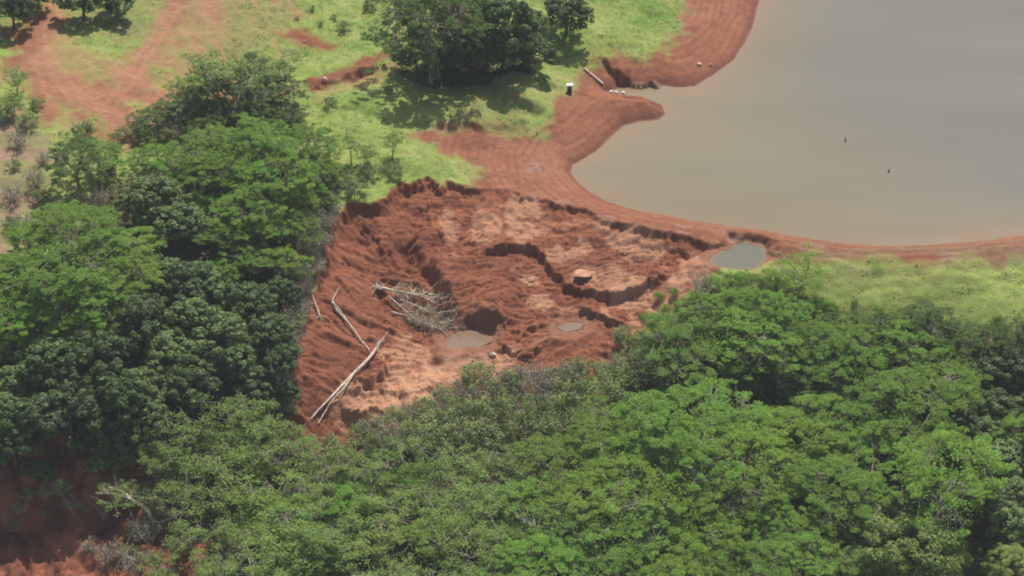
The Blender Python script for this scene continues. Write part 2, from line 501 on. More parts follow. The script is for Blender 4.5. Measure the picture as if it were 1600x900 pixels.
for ei, (pl, dz, L1, L2, ew) in enumerate(edges):
    pl = np.asarray(pl)
    m = (X > pl[:, 0].min() - 14) & (X < pl[:, 0].max() + 14) & (Y > pl[:, 1].min() - 14) & (Y < pl[:, 1].max() + 14)
    xx, yy = X[m], Y[m]
    d, t = linedist(pl, xx + fbm(xx * 0.7, yy * 0.7, 61, 3) * 0.7, yy + fbm(xx * 0.7, yy * 0.7, 67, 3) * 0.9)
    tp = sstep(0, 0.12, t) * (1 - sstep(0.88, 1, t))
    off = np.where(d > 0, 0.55 * dz * np.exp(-d / L1), -0.45 * dz * np.exp(d / L2))
    sm = sstep(-ew, ew, d)
    tp = tp * (0.5 + 0.75 * vnoise(t * 7, 0 * t, 171 + ei))
    off = (0.55 * dz * np.exp(-np.abs(d) / L1)) * sm - (0.45 * dz * np.exp(-np.abs(d) / L2)) * (1 - sm)
    Z[m] += off * tp
RV = GP([(-80, 690), (60, 690), (190, 720), (275, 790), (280, 830), (335, 850), (300, 920), (-80, 940)])
rv = sstep(-2, 3, sdf(RV, X, Y))
Z += rv * ((0.35 - billow(X * 0.22 + nz1, Y * 0.13, 151, 5, 0.6)) * -4.0 + fbm(X * 0.5, Y * 0.5, 153, 4) * 0.9 + (billow(X * 0.7, Y * 0.6, 152, 3) - 0.3) * 0.9)
for (a, b_, h_, rx, ry) in [(775, 155, 1.5, 5.5, 8), (835, 150, 1.3, 4.5, 7), (705, 190, 1.2, 6, 7), (560, 195, 1.0, 6, 8), (840, 195, 0.9, 4, 5), (650, 245, 1.0, 6, 6), (420, 85, 0.9, 5, 6), (960, 40, 1.0, 6, 10)]:
    p = G(a, b_); Z += (1 - IN) * near * h_ * np.exp(-((X - p[0]) / rx) ** 4 - ((Y - p[1]) / ry) ** 4)
Z += IN * (billow(X * 0.9, Y * 1.1, 155, 3) - 0.3) * (0.10 + 0.10 * leftw)
Z += IN * nzf * 0.10 + (1 - IN) * near * nzf * 0.10
# small pools lie in hollows
pools = [('muddy_pool', [(1110, 410), (1117, 400), (1129, 392), (1140, 384), (1153, 379), (1170, 377), (1185, 382), (1196, 391), (1198, 403), (1188, 409), (1182, 419), (1150, 421), (1124, 417)], -0.12, 1150),
         ('puddle', [(692, 530), (710, 520), (745, 516), (768, 521), (766, 533), (740, 545), (705, 548)], -7.7, 730),
         ('puddle', [(872, 512), (890, 504), (912, 506), (905, 514), (885, 518)], -5.9, 890)]
pool_w = []
for nm, pl, z, _ in pools:
    pw = [P(a, b, z) for a, b in pl]
    pool_w.append(pw)
    d = sdf(pw, X, Y) + nzf * 0.6 + fbm(X * 0.4, Y * 0.4, 163, 2) * 1.2
    guard = sstep(0.6, 2.2, d_shore)
    d = np.where(guard < 1, np.minimum(d, -2.2 + 2.4 * guard), d)
    Z = np.where(d > -3, Z * (1 - sstep(-1.4, 0.2, d)) + (z - 0.05 - 0.25 * np.clip(d, 0, 2)) * sstep(-1.4, 0.2, d), Z)
    Z = np.where(d < 0, np.maximum(Z, z + 0.07 + 0.10 * nzf - np.maximum(-d - 1.8, 0) * 0.55), Z)
Z = np.where((d_shore > 0.1) & (d_shore < 6), np.maximum(Z, 0.03 + 0.07 * np.minimum(d_shore, 2.2) - 0.16 * np.maximum(d_shore - 2.2, 0)), Z)   # the bank stays above the water line
Zg = Z.reshape(NY, NX)


def hz(x, y):
    """Terrain height by bilinear look-up."""
    x = np.atleast_1d(x); y = np.atleast_1d(y)
    i = np.clip(np.searchsorted(xs, x) - 1, 0, NX - 2); j = np.clip(np.searchsorted(ys, y) - 1, 0, NY - 2)
    u = np.clip((x - xs[i]) / (xs[i + 1] - xs[i]), 0, 1); v = np.clip((y - ys[j]) / (ys[j + 1] - ys[j]), 0, 1)
    return (Zg[j, i] * (1 - u) + Zg[j, i + 1] * u) * (1 - v) + (Zg[j + 1, i] * (1 - u) + Zg[j + 1, i + 1] * u) * v


def glook(arr, x, y):
    a = arr.reshape(NY, NX)
    i = np.clip(np.searchsorted(xs, x), 0, NX - 1); j = np.clip(np.searchsorted(ys, y), 0, NY - 1)
    return a[j, i]


def ground_at(px, py, lift=0.0):
    """March down the sight line until it meets the real terrain (+ lift)."""
    lo = P(px, py, 16.0); hi = P(px, py, -26.0)
    t = np.linspace(0, 1, 900)
    L = lo[None] * (1 - t)[:, None] + hi[None] * t[:, None]
    h = hz(L[:, 0], L[:, 1]) + lift
    k = np.argmax(L[:, 2] <= h)
    p = L[k].copy()
    return p


# ---------------------------------------------------------------- vegetation prototypes
def tree_parts(kind, seed):
    r = np.random.default_rng(seed)
    T = Tubes(); pos = []; nrm = []; size = []; tint = []
    if kind in ('flat', 'flatdark'):
        RR, HH = 7.5, 12.0
        nl = r.integers(5, 8); limbs = []
        fork = np.array([r.normal() * 0.3, r.normal() * 0.3, HH * 0.34])
        T.add([(0, 0, -1.5), (0.1, 0, HH * 0.15), fork], [0.42, 0.34, 0.28], 6)
        for i in range(nl):
            a = i / nl * 2 * math.pi + r.normal() * 0.3; rr = RR * r.uniform(0.45, 0.85)
            e = np.array([math.cos(a) * rr, math.sin(a) * rr, HH * (0.93 - 0.25 * (rr / RR) ** 2)])
            m = fork * 0.5 + e * 0.5 + np.array([0, 0, -0.6]) + r.normal(size=3) * 0.4
            pts = [fork, m, e]; limbs.append(pts)
            T.add(pts, [0.22, 0.14, 0.05])
        npl = 24
        pr = RR * np.sqrt((np.arange(npl) + 0.5) / npl); pa_ = np.arange(npl) * 2.39996 + r.normal(size=npl) * 0.3
        plates = np.stack([pr * np.cos(pa_), pr * np.sin(pa_), r.normal(size=npl) * 0.75 - (r.random(npl) < 0.2) * r.uniform(0.5, 1.5)], 1)
        nc = 185
        for i in range(nc):
            rr = RR * math.sqrt((i + 0.5) / nc) * r.uniform(0.9, 1.1); a = i * 2.39996 + r.normal() * 0.25
            tier = 0 if r.random() < (0.72 if kind == 'flat' else 0.45) else 1
            lob = 1 + 0.19 * math.sin(2 * a + seed) + 0.13 * math.sin(3 * a + seed * 1.7) + 0.09 * math.sin(5 * a + seed * 2)
            c = np.array([math.cos(a) * rr * lob, math.sin(a) * rr * lob, HH * (0.95 - 0.25 * (rr / RR) ** 2) + r.normal() * 0.14 - tier * (kind != 'flat' or r.random() < 0.6) * r.uniform(1.0, 3.2 if kind == 'flat' else 6.0)])
            if tier and rr < RR * 0.4: c[:2] *= 1.6
            pk = plates[int(np.argmin(((plates[:, :2] * lob - c[:2]) ** 2).sum(1)))]
            c[2] += pk[2] + HH * 0.25 * ((rr / RR) ** 2 - (np.hypot(pk[0], pk[1]) / RR) ** 2) * 0.7
            cr = r.uniform(0.45, 1.05)
            l = limbs[int(np.argmin([np.linalg.norm(p[2] - c) for p in limbs]))]
            tt = r.uniform(0.35, 0.9); st = l[1] * (1 - tt) + l[2] * tt
            T.add([st, (st + c) / 2 + np.array([0, 0, -0.15]), c], [0.07, 0.05, 0.02], 4)
            n = int(190 * cr * cr * r.uniform(0.8, 1.1))
            u = np.sqrt(r.random(n)) * cr; b = r.random(n) * 2 * math.pi
            el = r.uniform(0.5, 1.0); ea = r.random() * 3.14
            lx, ly = u * np.cos(b), u * np.sin(b) * el
            px_, py_ = lx * math.cos(ea) - ly * math.sin(ea), lx * math.sin(ea) + ly * math.cos(ea)
            hzz = 0.10 * cr * (1 - (u / cr) ** 2) + r.normal(size=n) * 0.08
            pos.append(np.stack([c[0] + px_, c[1] + py_, c[2] + hzz], 1))
            nn = np.stack([px_ / cr * 0.5, py_ / cr * 0.5, np.ones(n)], 1) + r.normal(size=(n, 3)) * 0.33
            nrm.append(nn); size.append(r.uniform(0.10, 0.21, n))
            tint.append(np.clip(r.normal(0.5, 0.18, n) + r.normal() * 0.10, 0, 1))
        n = 2600                                     # loose sprays that join the layers
        u = RR * np.sqrt(r.random(n)); a = r.random(n) * 6.283
        lob = 1 + 0.19 * np.sin(2 * a + seed) + 0.13 * np.sin(3 * a + seed * 1.7) + 0.09 * np.sin(5 * a + seed * 2)
        wob = fbm(u * np.cos(a) * 0.5 + seed, u * np.sin(a) * 0.5, seed, 3)
        keep_ = r.random(n) < 0.5 + wob
        zz = HH * (0.93 - 0.25 * (u / RR) ** 2) + wob * 1.2 + r.normal(size=n) * 0.35
        pos.append(np.stack([u * np.cos(a) * lob, u * np.sin(a) * lob, zz], 1)[keep_]); k_ = int(keep_.sum())
        nrm.append(np.array([0, 0, 1.0]) + r.normal(size=(k_, 3)) * 0.4); size.append(r.uniform(0.10, 0.22, k_)); tint.append(np.clip(r.normal(0.5, 0.2, k_), 0, 1))
    elif kind in ('broad', 'broaddark', 'vine'):
        RR, HH = 5.5, 10.0
        T.add([(0, 0, -1.5), (0.1, 0.1, HH * 0.3), (0, 0, HH * 0.7)], [0.42, 0.32, 0.12], 6)
        nc = 80 if kind != 'vine' else 85
        for i in range(nc):
            z = 1 - (i + 0.5) / nc * 1.35; a = i * 2.39996 + r.normal() * 0.3
            q_ = math.sqrt(max(0, 1 - z * z)) * r.uniform(0.72, 1.05)
            lob = 1 + 0.20 * math.sin(2 * a + seed) + 0.14 * math.sin(3 * a + seed * 3)
            c = np.array([math.cos(a) * q_ * RR * lob, math.sin(a) * q_ * RR * lob, HH * 0.56 + z * HH * 0.42 * r.uniform(0.85, 1.02)])
            cr = r.uniform(0.5, 1.35)
            st = np.array([0, 0, HH * r.uniform(0.3, 0.65)])
            T.add([st, st * 0.45 + c * 0.55 + np.array([0, 0, -0.3]), c], [0.11, 0.07, 0.03], 4)
            n = int((60 if kind != 'vine' else 95) * cr * cr)
            v = r.normal(size=(n, 3)); v /= np.linalg.norm(v, axis=1)[:, None]; v[:, 2] = np.where(v[:, 2] < -0.4, -v[:, 2], v[:, 2])
            pos.append(c + v * cr * np.array([1, 1, 0.75]) * r.uniform(0.75, 1.05, n)[:, None])
            nrm.append(v + np.array([0, 0, 0.5]) + r.normal(size=(n, 3)) * 0.35)
            size.append(r.uniform(0.24, 0.46, n) * (0.7 if kind == 'vine' else 1))
            tint.append(np.clip(r.normal(0.5, 0.22, n) + r.normal() * 0.12, 0, 1))
    elif kind == 'wispy':
        RR, HH = 5.5, 10.5
        for st in range(r.integers(1, 3)):
            fork = np.array([r.normal() * 0.8, r.normal() * 0.8, HH * r.uniform(0.3, 0.5)])
            T.add([(r.normal() * 0.3, r.normal() * 0.3, -1.5), fork * np.array([0.4, 0.4, 0.5]), fork], [0.22, 0.18, 0.15], 5)
            for i in range(6):
                a = i * 1.05 + r.normal() * 0.3; rr = RR * r.uniform(0.35, 0.95)
                e = np.array([math.cos(a) * rr, math.sin(a) * rr, HH * r.uniform(0.62, 0.98)])
                m = fork * 0.5 + e * 0.5 + r.normal(size=3) * 0.5
                T.add([fork, m, e], [0.13, 0.09, 0.03], 4)
                for j in range(6):
                    tt = r.uniform(0.25, 1.0); b0 = (m * (1 - tt) + e * tt)
                    c = b0 + np.array([r.normal() * 1.5, r.normal() * 1.5, r.uniform(-0.3, 1.1)])
                    T.add([b0, (b0 + c) / 2 + r.normal(size=3) * 0.15, c], [0.06, 0.045, 0.02], 4)
                    if r.random() < 0.88:
                        cr = r.uniform(0.55, 1.15); n = int(62 * cr * cr)
                        v = r.normal(size=(n, 3)) * np.array([0.55, 0.55, 0.20]) * cr
                        pos.append(c + v); nrm.append(np.array([0, 0, 1.0]) + r.normal(size=(n, 3)) * 0.5)
                        size.append(r.uniform(0.14, 0.28, n)); tint.append(np.clip(r.normal(0.5, 0.2, n) + r.normal() * 0.12, 0, 1))
    elif kind == 'shrub':
        RR, HH = 3.0, 4.0
        for i in range(16):
            a = r.random() * 6.28; rr = RR * math.sqrt(r.random())
            e = np.array([math.cos(a) * rr, math.sin(a) * rr, HH * (0.95 - 0.4 * (rr / RR) ** 2) * r.uniform(0.7, 1.05)])
            b0 = np.array([r.normal() * 0.25, r.normal() * 0.25, -0.6])
            T.add([b0, b0 * 0.4 + e * 0.55 + r.normal(size=3) * 0.2, e * 1.02], [0.07, 0.05, 0.02], 4)
            for j in range(3):
                t2 = e + r.normal(size=3) * 0.6 + np.array([0, 0, 0.1])
                T.add([e * 0.8, t2], [0.03, 0.012], 3)
            for j in range(3):
                c = e * r.uniform(0.72, 1.0) + r.normal(size=3) * 0.45
                cr = r.uniform(0.35, 0.75); n = int(70 * cr)
                v = r.normal(size=(n, 3)) * 0.55 * cr
                pos.append(c + v); nrm.append(v / cr + np.array([0, 0, 0.8]) + r.normal(size=(n, 3)) * 0.4)
                size.append(r.uniform(0.11, 0.22, n)); tint.append(np.clip(r.normal(0.5, 0.25, n) + r.normal() * 0.15, 0, 1))
    elif kind == 'dead':
        RR, HH = 2.6, 3.6
        for i in range(13):
            a = r.random() * 6.28; rr = RR * math.sqrt(r.random())
            e = np.array([math.cos(a) * rr, math.sin(a) * rr, HH * r.uniform(0.45, 1.0)])
            b0 = np.array([r.normal() * 0.2, r.normal() * 0.2, -0.6])
            m = b0 * 0.4 + e * 0.6 + r.normal(size=3) * 0.3
            T.add([b0, m, e], [0.10, 0.07, 0.03], 4)
            for j in range(6):
                tt = r.uniform(0.2, 1); s0 = m * (1 - tt) + e * tt
                T.add([s0, s0 + r.normal(size=3) * 0.7 + np.array([0, 0, 0.25])], [0.05, 0.02], 3)
            c = e * 0.85; n = 60
            pos.append(c + r.normal(size=(n, 3)) * 0.5); nrm.append(r.normal(size=(n, 3)) + np.array([0, 0, .6]))
            size.append(r.uniform(0.08, 0.17, n)); tint.append(r.random(n))
    v, f = T.arrays()
    lv, lf = leafcards(np.concatenate(pos), np.concatenate(nrm), np.concatenate(size), 0.58 if kind in ('broad', 'broaddark') else 0.5, r)
    return v, f, lv, lf, np.repeat(np.concatenate(tint), 4)


KIND = {  # name, category, nominal crown width, crown centre height, leaf material, bark, variants, part name of the leaves
    'flat': ('flat_topped_tree', 'tree', 15.0, 10.2, M_ALB, M_BARK, 8),
    'flatdark': ('spreading_tree', 'tree', 15.0, 10.2, M_ALBD, M_BARK, 3),
    'broad': ('broadleaf_tree', 'tree', 11.0, 6.6, M_BROAD, M_BARKD, 4),
    'broaddark': ('broadleaf_tree', 'tree', 11.0, 6.6, M_BROADD, M_BARKD, 5),
    'vine': ('vine_covered_tree', 'tree', 11.0, 6.6, M_VINE, M_BARKD, 2),
    'wispy': ('wispy_tree', 'tree', 12.0, 7.9, M_WISP, M_BARK, 5),
    'shrub': ('shrub', 'shrub', 6.0, 2.6, M_SHRUB, M_TWIG, 4),
    'brightshrub': ('shrub', 'shrub', 6.0, 2.6, M_ALB, M_TWIG, 2),
    'brightwisp': ('wispy_tree', 'tree', 12.0, 7.9, M_ALB, M_BARK, 2),
    'dead': ('withered_shrub', 'shrub', 5.2, 2.2, M_GREYLEAF, M_TWIG, 4),
}
protos = {}
for kd, (nm, cat, wd, hc, lm, bm_, nv) in KIND.items():
    protos[kd] = []
    for i in range(nv):
        v, f, lv, lf, tt = tree_parts({'brightshrub': 'shrub', 'brightwisp': 'wispy'}.get(kd, kd), 100 + 31 * i + len(kd) * 7)
        tr = mesh_np('stems' if cat == 'shrub' else 'trunk', v, f, bm_, smooth=True, link=False)
        cr = mesh_np('foliage' if cat == 'shrub' else 'crown', lv, lf, lm, attrs={'tint': tt}, link=False)
        protos[kd].append((tr, cr))
PR = random.Random(5)
placed = []          # (x, y, radius) of every tree, for the forest floor


def plant(kd, px, py, wpx, label, group, tall=1.0):
    nm, cat, wd, hc, lm, bm_, nv = KIND[kd]
    s = 1.0; p = None
    for _ in range(4):
        p = ground_at(px, py, hc * s * tall)
        s = wpx / pxm(p[1], p[2]) / wd
    x, y = p[0], p[1]
    z = float(hz(x, y)[0])
    o = empty(nm, (x, y, z))
    o.rotation_euler = (PR.gauss(0, 0.03), PR.gauss(0, 0.03), PR.uniform(0, 6.283))
    o.scale = (s * PR.uniform(0.88, 1.18), s * PR.uniform(0.88, 1.18), s * tall * PR.uniform(0.93, 1.08))
    tr, cr = protos[kd][PR.randrange(nv)]
    for src in (tr, cr):
        c = src.copy(); C.objects.link(c); c.parent = o
    tag(o, label, cat, group)
    placed.append((x, y, wd * s / 2, kd))
    return o


ORD = ['first', 'second', 'third', 'fourth', 'fifth', 'sixth', 'seventh', 'eighth', 'ninth', 'tenth', 'eleventh', 'twelfth', 'thirteenth', 'fourteenth', 'fifteenth', 'sixteenth']


def row(kd, look, where, group, items, tall=1.0):
    """A row of like trees: LOOK, n-th from the left, WHERE."""
    items = sorted(items)
    for i, (px, py, wp) in enumerate(items):
        if len(items) == 1: lab = f'{look} {where}'
        else: lab = f'{look}, {ORD[i]} from the left {where}'
        plant(kd, px, py, wp, lab, group, tall)


# --- the clump behind the meadow
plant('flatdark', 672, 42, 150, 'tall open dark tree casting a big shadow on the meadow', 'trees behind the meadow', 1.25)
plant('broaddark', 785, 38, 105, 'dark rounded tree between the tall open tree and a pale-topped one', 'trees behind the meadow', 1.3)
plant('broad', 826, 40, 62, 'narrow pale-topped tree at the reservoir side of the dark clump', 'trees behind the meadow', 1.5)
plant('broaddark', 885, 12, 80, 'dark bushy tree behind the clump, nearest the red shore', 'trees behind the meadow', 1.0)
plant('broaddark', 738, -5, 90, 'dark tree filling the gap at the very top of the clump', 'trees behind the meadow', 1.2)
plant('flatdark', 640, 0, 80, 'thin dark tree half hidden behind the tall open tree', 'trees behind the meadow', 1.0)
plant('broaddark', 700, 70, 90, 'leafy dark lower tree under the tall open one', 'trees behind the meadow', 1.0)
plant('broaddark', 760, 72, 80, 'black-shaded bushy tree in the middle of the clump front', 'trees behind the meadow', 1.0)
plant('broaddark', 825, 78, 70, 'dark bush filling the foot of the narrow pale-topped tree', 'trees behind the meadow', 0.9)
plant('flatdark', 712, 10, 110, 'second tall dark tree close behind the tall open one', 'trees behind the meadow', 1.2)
plant('broad', 634, 92, 40, 'small large-leaved tree beside the end of the red track', 'trees behind the meadow')
# --- bushes on the upper grass
for px, py, wp, lb in [(539, 38, 26, 'dark round bush, largest on the upper grass'), (488, 12, 13, 'tiny dark bush near the upper picture edge'),
                       (500, 36, 12, 'tiny dark bush just left of the largest round bush'), (521, 25, 13, 'small dark bush just above the largest round bush'),
                       (464, 27, 10, 'tiniest bush on the olive grass'), (604, 16, 16, 'small bush beside the thin dark tree'), (577, 5, 24, 'wide low bush at the top of the grass'),
                       (515, 157, 22, 'dull low bush on the grass below the red track')]:
    plant('shrub', px, py, wp, lb, 'bushes on the upper grass')
# --- upper left corner
row('broaddark', 'dark leafy tree', 'along the top of the dirt yard', 'trees above the dirt yard', [(18, 8, 70), (58, -12, 50), (128, -4, 66), (180, -6, 56)])
row('wispy', 'thin dark young tree', 'standing at the edge of the dirt yard', 'young trees by the dirt yard', [(24, 118, 48), (18, 155, 46)])
row('shrub', 'small green shrub', 'below the dirt yard edge', 'shrubs by the dirt yard', [(58, 158, 26), (45, 188, 34), (8, 178, 30), (130, 200, 40), (185, 205, 30)])
plant('flatdark', 118, 238, 100, 'dark green tree alone below the dirt yard', 'trees on the upper slope', 0.95)
plant('flat', 160, 232, 56, 'small bright tree joined to the lone dark tree', 'trees on the upper slope')
row('dead', 'grey dry shrub', 'on the dry slope at the edge', 'dry shrubs on the slope', [(30, 215, 40), (58, 275, 44), (66, 245, 30), (12, 300, 40), (150, 312, 44), (95, 330, 40), (35, 345, 40)])
row('shrub', 'low green shrub', 'on the dry slope', 'green shrubs on the dry slope', [(60, 300, 36), (20, 255, 26), (110, 310, 44), (15, 345, 30), (80, 350, 40)])
# --- thin trees over bare red soil
plant('flatdark', 372, 122, 120, 'fullest crown among the thin trees over red soil', 'thin trees over bare red soil', 0.9)
plant('flatdark', 430, 132, 84, 'low full crown next to the white rock', 'thin trees over bare red soil', 0.8)
plant('flatdark', 292, 152, 84, 'lower dark flat crown at the yard side of the thin trees', 'thin trees over bare red soil', 0.7)
plant('wispy', 345, 112, 140, 'wide thin-crowned tree with red soil showing beneath', 'thin trees over bare red soil', 1.0)
plant('wispy', 432, 112, 100, 'grey wispy tree beside the white rock', 'thin trees over bare red soil', 1.0)
plant('flat', 300, 128, 74, 'small flat tree at the yard side of the thin trees', 'thin trees over bare red soil', 0.8)
plant('wispy', 385, 100, 80, 'pale upright tree between two thin-crowned ones', 'thin trees over bare red soil', 1.0)
row('flatdark', 'low dark tree', 'along the foot of the thin trees', 'low trees under the thin trees', [(243, 172, 78), (330, 192, 80), (395, 168, 70), (445, 172, 62)], 0.7)
row('dead', 'brown dry bush', 'on the red soil under the thin trees', 'dry bushes on the red soil', [(215, 195, 40), (250, 190, 44), (300, 180, 40), (275, 200, 44), (340, 165, 36)])
row('shrub', 'dusty shrub', 'on the red soil under the thin trees', 'shrubs on the red soil', [(225, 205, 46), (262, 205, 40), (285, 170, 30), (360, 165, 36), (450, 182, 44), (420, 185, 40)])
# --- the left wood, far part
row('flat', 'bright flat-topped tree', 'in the back row of the left wood', 'flat trees of the left wood', [(250, 240, 110), (325, 222, 120), (395, 205, 140), (465, 212, 100)])
row('flat', 'light green layered tree', 'in the second row of the left wood', 'flat trees of the left wood', [(285, 268, 80), (345, 258, 120), (425, 250, 130), (492, 258, 76)])
row('flat', 'green layered tree', 'in the third row of the left wood', 'flat trees of the left wood', [(330, 315, 90), (390, 300, 120), (455, 296, 90), (500, 300, 50)])
row('flat', 'dull green tree', 'behind the left rim of the pit', 'dull trees behind the pit rim', [(350, 352, 90), (412, 345, 90), (465, 342, 80), (440, 398, 80)], 1.0)
plant('flat', 388, 392, 72, 'small bright flat crown standing out from the dull wood', 'flat trees of the left wood')
plant('flat', 355, 418, 56, 'tiny bright crown just below the standing-out flat crown', 'flat trees of the left wood')
plant('broad', 240, 306, 92, 'big rounded pale grey-green tree, upper of two together', 'rounded pale trees', 1.0)
plant('broad', 275, 342, 84, 'big rounded pale grey-green tree, lower of two together', 'rounded pale trees', 1.0)
row('wispy', 'thin grey-stemmed tree', 'on the grass above the pit', 'thin trees above the pit', [(548, 222, 66), (572, 235, 40), (612, 215, 50), (515, 240, 50)])
row('shrub', 'dark shrub', 'on the grass above the pit', 'shrubs above the pit', [(575, 262, 40), (535, 270, 40), (620, 262, 30), (510, 290, 44), (555, 288, 40), (490, 330, 40)])
# --- the left wood, near part
row('flat', 'broad bright layered tree', 'at the top of the big left crowns', 'big left crowns', [(50, 368, 100), (115, 352, 150), (190, 378, 110)])
row('flat', 'broad layered tree', 'in the middle of the big left crowns', 'big left crowns', [(10, 420, 130), (95, 408, 170), (185, 425, 120)])
row('flat', 'wide layered tree', 'low in the big left crowns', 'big left crowns', [(30, 470, 130), (120, 462, 150), (215, 448, 60)])
row('flat', 'drooping layered tree', 'at the foot of the big left crowns', 'big left crowns', [(52, 512, 100), (128, 510, 105)], 1.0)
plant('flat', 275, 472, 46, 'little bright flat tree among dark broad leaves', 'flat trees of the left wood', 0.9)
row('broad', 'pale large-leaved tree', 'in the dark wood beside the pit', 'pale large-leaved trees', [(258, 430, 66), (318, 436, 70), (300, 500, 90), (345, 528, 90), (262, 552, 90), (372, 560, 70), (225, 600, 80), (232, 650, 74)], 1.0)
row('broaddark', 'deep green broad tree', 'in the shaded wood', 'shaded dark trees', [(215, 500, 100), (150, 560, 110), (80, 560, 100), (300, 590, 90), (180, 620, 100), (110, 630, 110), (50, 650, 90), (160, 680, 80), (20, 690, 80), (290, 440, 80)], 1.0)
row('broad', 'grey-leaved tree', 'at the picture edge of the shaded wood', 'grey-leaved edge trees', [(8, 545, 56), (26, 590, 60), (6, 635, 60)], 1.1)
row('broaddark', 'dull vine-hung tree', 'along the foot of the left rim', 'dull trees along the rim', [(390, 470, 76), (420, 515, 76), (396, 590, 60), (440, 560, 60), (436, 455, 60), (445, 610, 46)], 1.0)
row('dead', 'bare grey shrub', 'along the left rim of the pit', 'bare shrubs along the rim', [(512, 345, 34), (500, 375, 36), (494, 410, 36), (482, 440, 38), (470, 480, 40), (462, 520, 40), (452, 560, 38), (446, 595, 36), (478, 420, 38), (455, 485, 38), (440, 540, 40), (525, 325, 30)])
row('dead', 'pale leafless thicket', 'between the left wood and the pit rim', 'bare shrubs along the rim', [(492, 345, 46), (478, 385, 48), (468, 420, 48), (456, 455, 48), (446, 505, 48), (436, 560, 46), (430, 600, 44)], 1.5)
row('shrub', 'dusty green shrub', 'along the left rim of the pit', 'green shrubs along the rim', [(460, 500, 36), (448, 545, 40), (462, 430, 40), (478, 395, 36), (440, 630, 40), (420, 625, 40)])
# --- shrubs along the near side of the pit
row('shrub', 'grey-green shrub', 'along the near edge of the pit', 'shrubs along the near edge of the pit', [(560, 672, 50), (606, 655, 56), (655, 640, 60), (700, 620, 66), (745, 590, 66), (790, 600, 60), (868, 590, 56), (905, 572, 60), (945, 582, 64), (985, 560, 60), (1010, 530, 50), (975, 525, 44)], 1.1)
row('shrub', 'leafy shrub', 'in the second row from the near pit edge', 'shrubs along the near edge of the pit', [(590, 690, 60), (640, 680, 66), (690, 660, 70), (735, 640, 80), (790, 640, 80), (850, 640, 70), (895, 610, 80), (940, 615, 76), (985, 590, 70), (1030, 570, 70)], 1.2)
row('shrub', 'tangled shrub', 'in the third row from the near pit edge', 'shrubs along the near edge of the pit', [(680, 690, 70), (745, 690, 80), (805, 682, 80), (860, 670, 70), (910, 650, 70)], 1.2)
row('dead', 'bare grey bush', 'among the shrubs below the pit', 'bare bushes below the pit', [(620, 672, 54), (668, 655, 50), (715, 652, 50), (770, 595, 54), (820, 592, 60), (838, 612, 60), (815, 640, 50), (880, 600, 46), (650, 700, 50), (600, 680, 40), (770, 655, 44), (745, 612, 50), (855, 616, 56)])
row('dead', 'twiggy bleached bush', 'right at the near lip of the pit', 'bare bushes below the pit', [(580, 664, 48), (640, 645, 50), (690, 632, 50), (728, 606, 48), (800, 590, 60), (850, 588, 60), (890, 582, 50), (960, 574, 48)], 1.35)
# --- wispy wood, lower left centre
row('wispy', 'pale wispy tree', 'in the top row of the wispy wood', 'wispy trees', [(262, 668, 100), (325, 650, 110), (400, 645, 110), (455, 680, 70), (300, 615, 66)])
row('wispy', 'feathery tree', 'in the second row of the wispy wood', 'wispy trees', [(240, 712, 80), (310, 712, 120), (385, 705, 120), (455, 720, 100), (530, 712, 100), (595, 722, 110), (660, 725, 110), (725, 730, 110), (790, 725, 100)])
row('wispy', 'light feathery tree', 'in the third row of the wispy wood', 'wispy trees', [(270, 765, 90), (340, 770, 110), (420, 770, 120), (490, 775, 100), (560, 775, 110), (630, 785, 110), (700, 785, 110), (765, 780, 110)])
row('wispy', 'green feathery tree', 'in the fourth row of the wispy wood', 'wispy trees', [(300, 830, 90), (370, 832, 110), (450, 830, 120), (530, 835, 110), (600, 840, 110), (675, 840, 110), (750, 845, 110)])
row('wispy', 'soft green tree', 'along the lower picture edge, in the wispy wood', 'wispy trees', [(260, 885, 80), (330, 890, 100), (410, 895, 110), (560, 900, 110), (640, 905, 110), (720, 900, 110)])
row('flat', 'brighter flat-crowned tree', 'mixed into the wispy wood', 'flat trees in the wispy wood', [(420, 790, 110), (560, 790, 100), (640, 750, 100), (690, 820, 110), (470, 830, 90), (540, 745, 70), (330, 680, 80), (390, 745, 80)], 0.95)
plant('vine', 478, 872, 90, 'dense yellow-green tree at the lower edge of the wispy wood', 'dense yellow-green trees', 0.9)
row('broad', 'pale-leaved hanging bush', 'at the brow of the red ravine', 'bushes at the ravine brow', [(192, 712, 52), (150, 722, 40), (60, 735, 44)], 0.8)
plant('wispy', 180, 768, 90, 'leaning thin tree reaching out over the red ravine', 'wispy trees', 0.8)
row('shrub', 'shaded clinging shrub', 'on the dark face of the red ravine', 'shrubs on the ravine face', [(40, 770, 30), (95, 760, 34), (130, 790, 26), (20, 820, 26), (225, 765, 36), (70, 800, 22)])
row('dead', 'bare hanging bush', 'on the dark face of the red ravine', 'bare bushes on the ravine face', [(70, 765, 34), (110, 785, 30), (30, 790, 30), (160, 800, 30), (140, 850, 34)])
row('dead', 'bare grey bush', 'at the edge of the red ravine', 'bare bushes by the ravine', [(165, 862, 50), (235, 830, 50), (215, 880, 50), (255, 790, 44), (300, 700, 60), (420, 715, 60), (365, 690, 60)])
row('shrub', 'sparse green shrub', 'on the bank of the red ravine', 'shrubs by the ravine', [(200, 865, 40), (245, 870, 50), (285, 850, 50), (210, 830, 34), (240, 805, 40), (480, 690, 40), (510, 690, 44)])
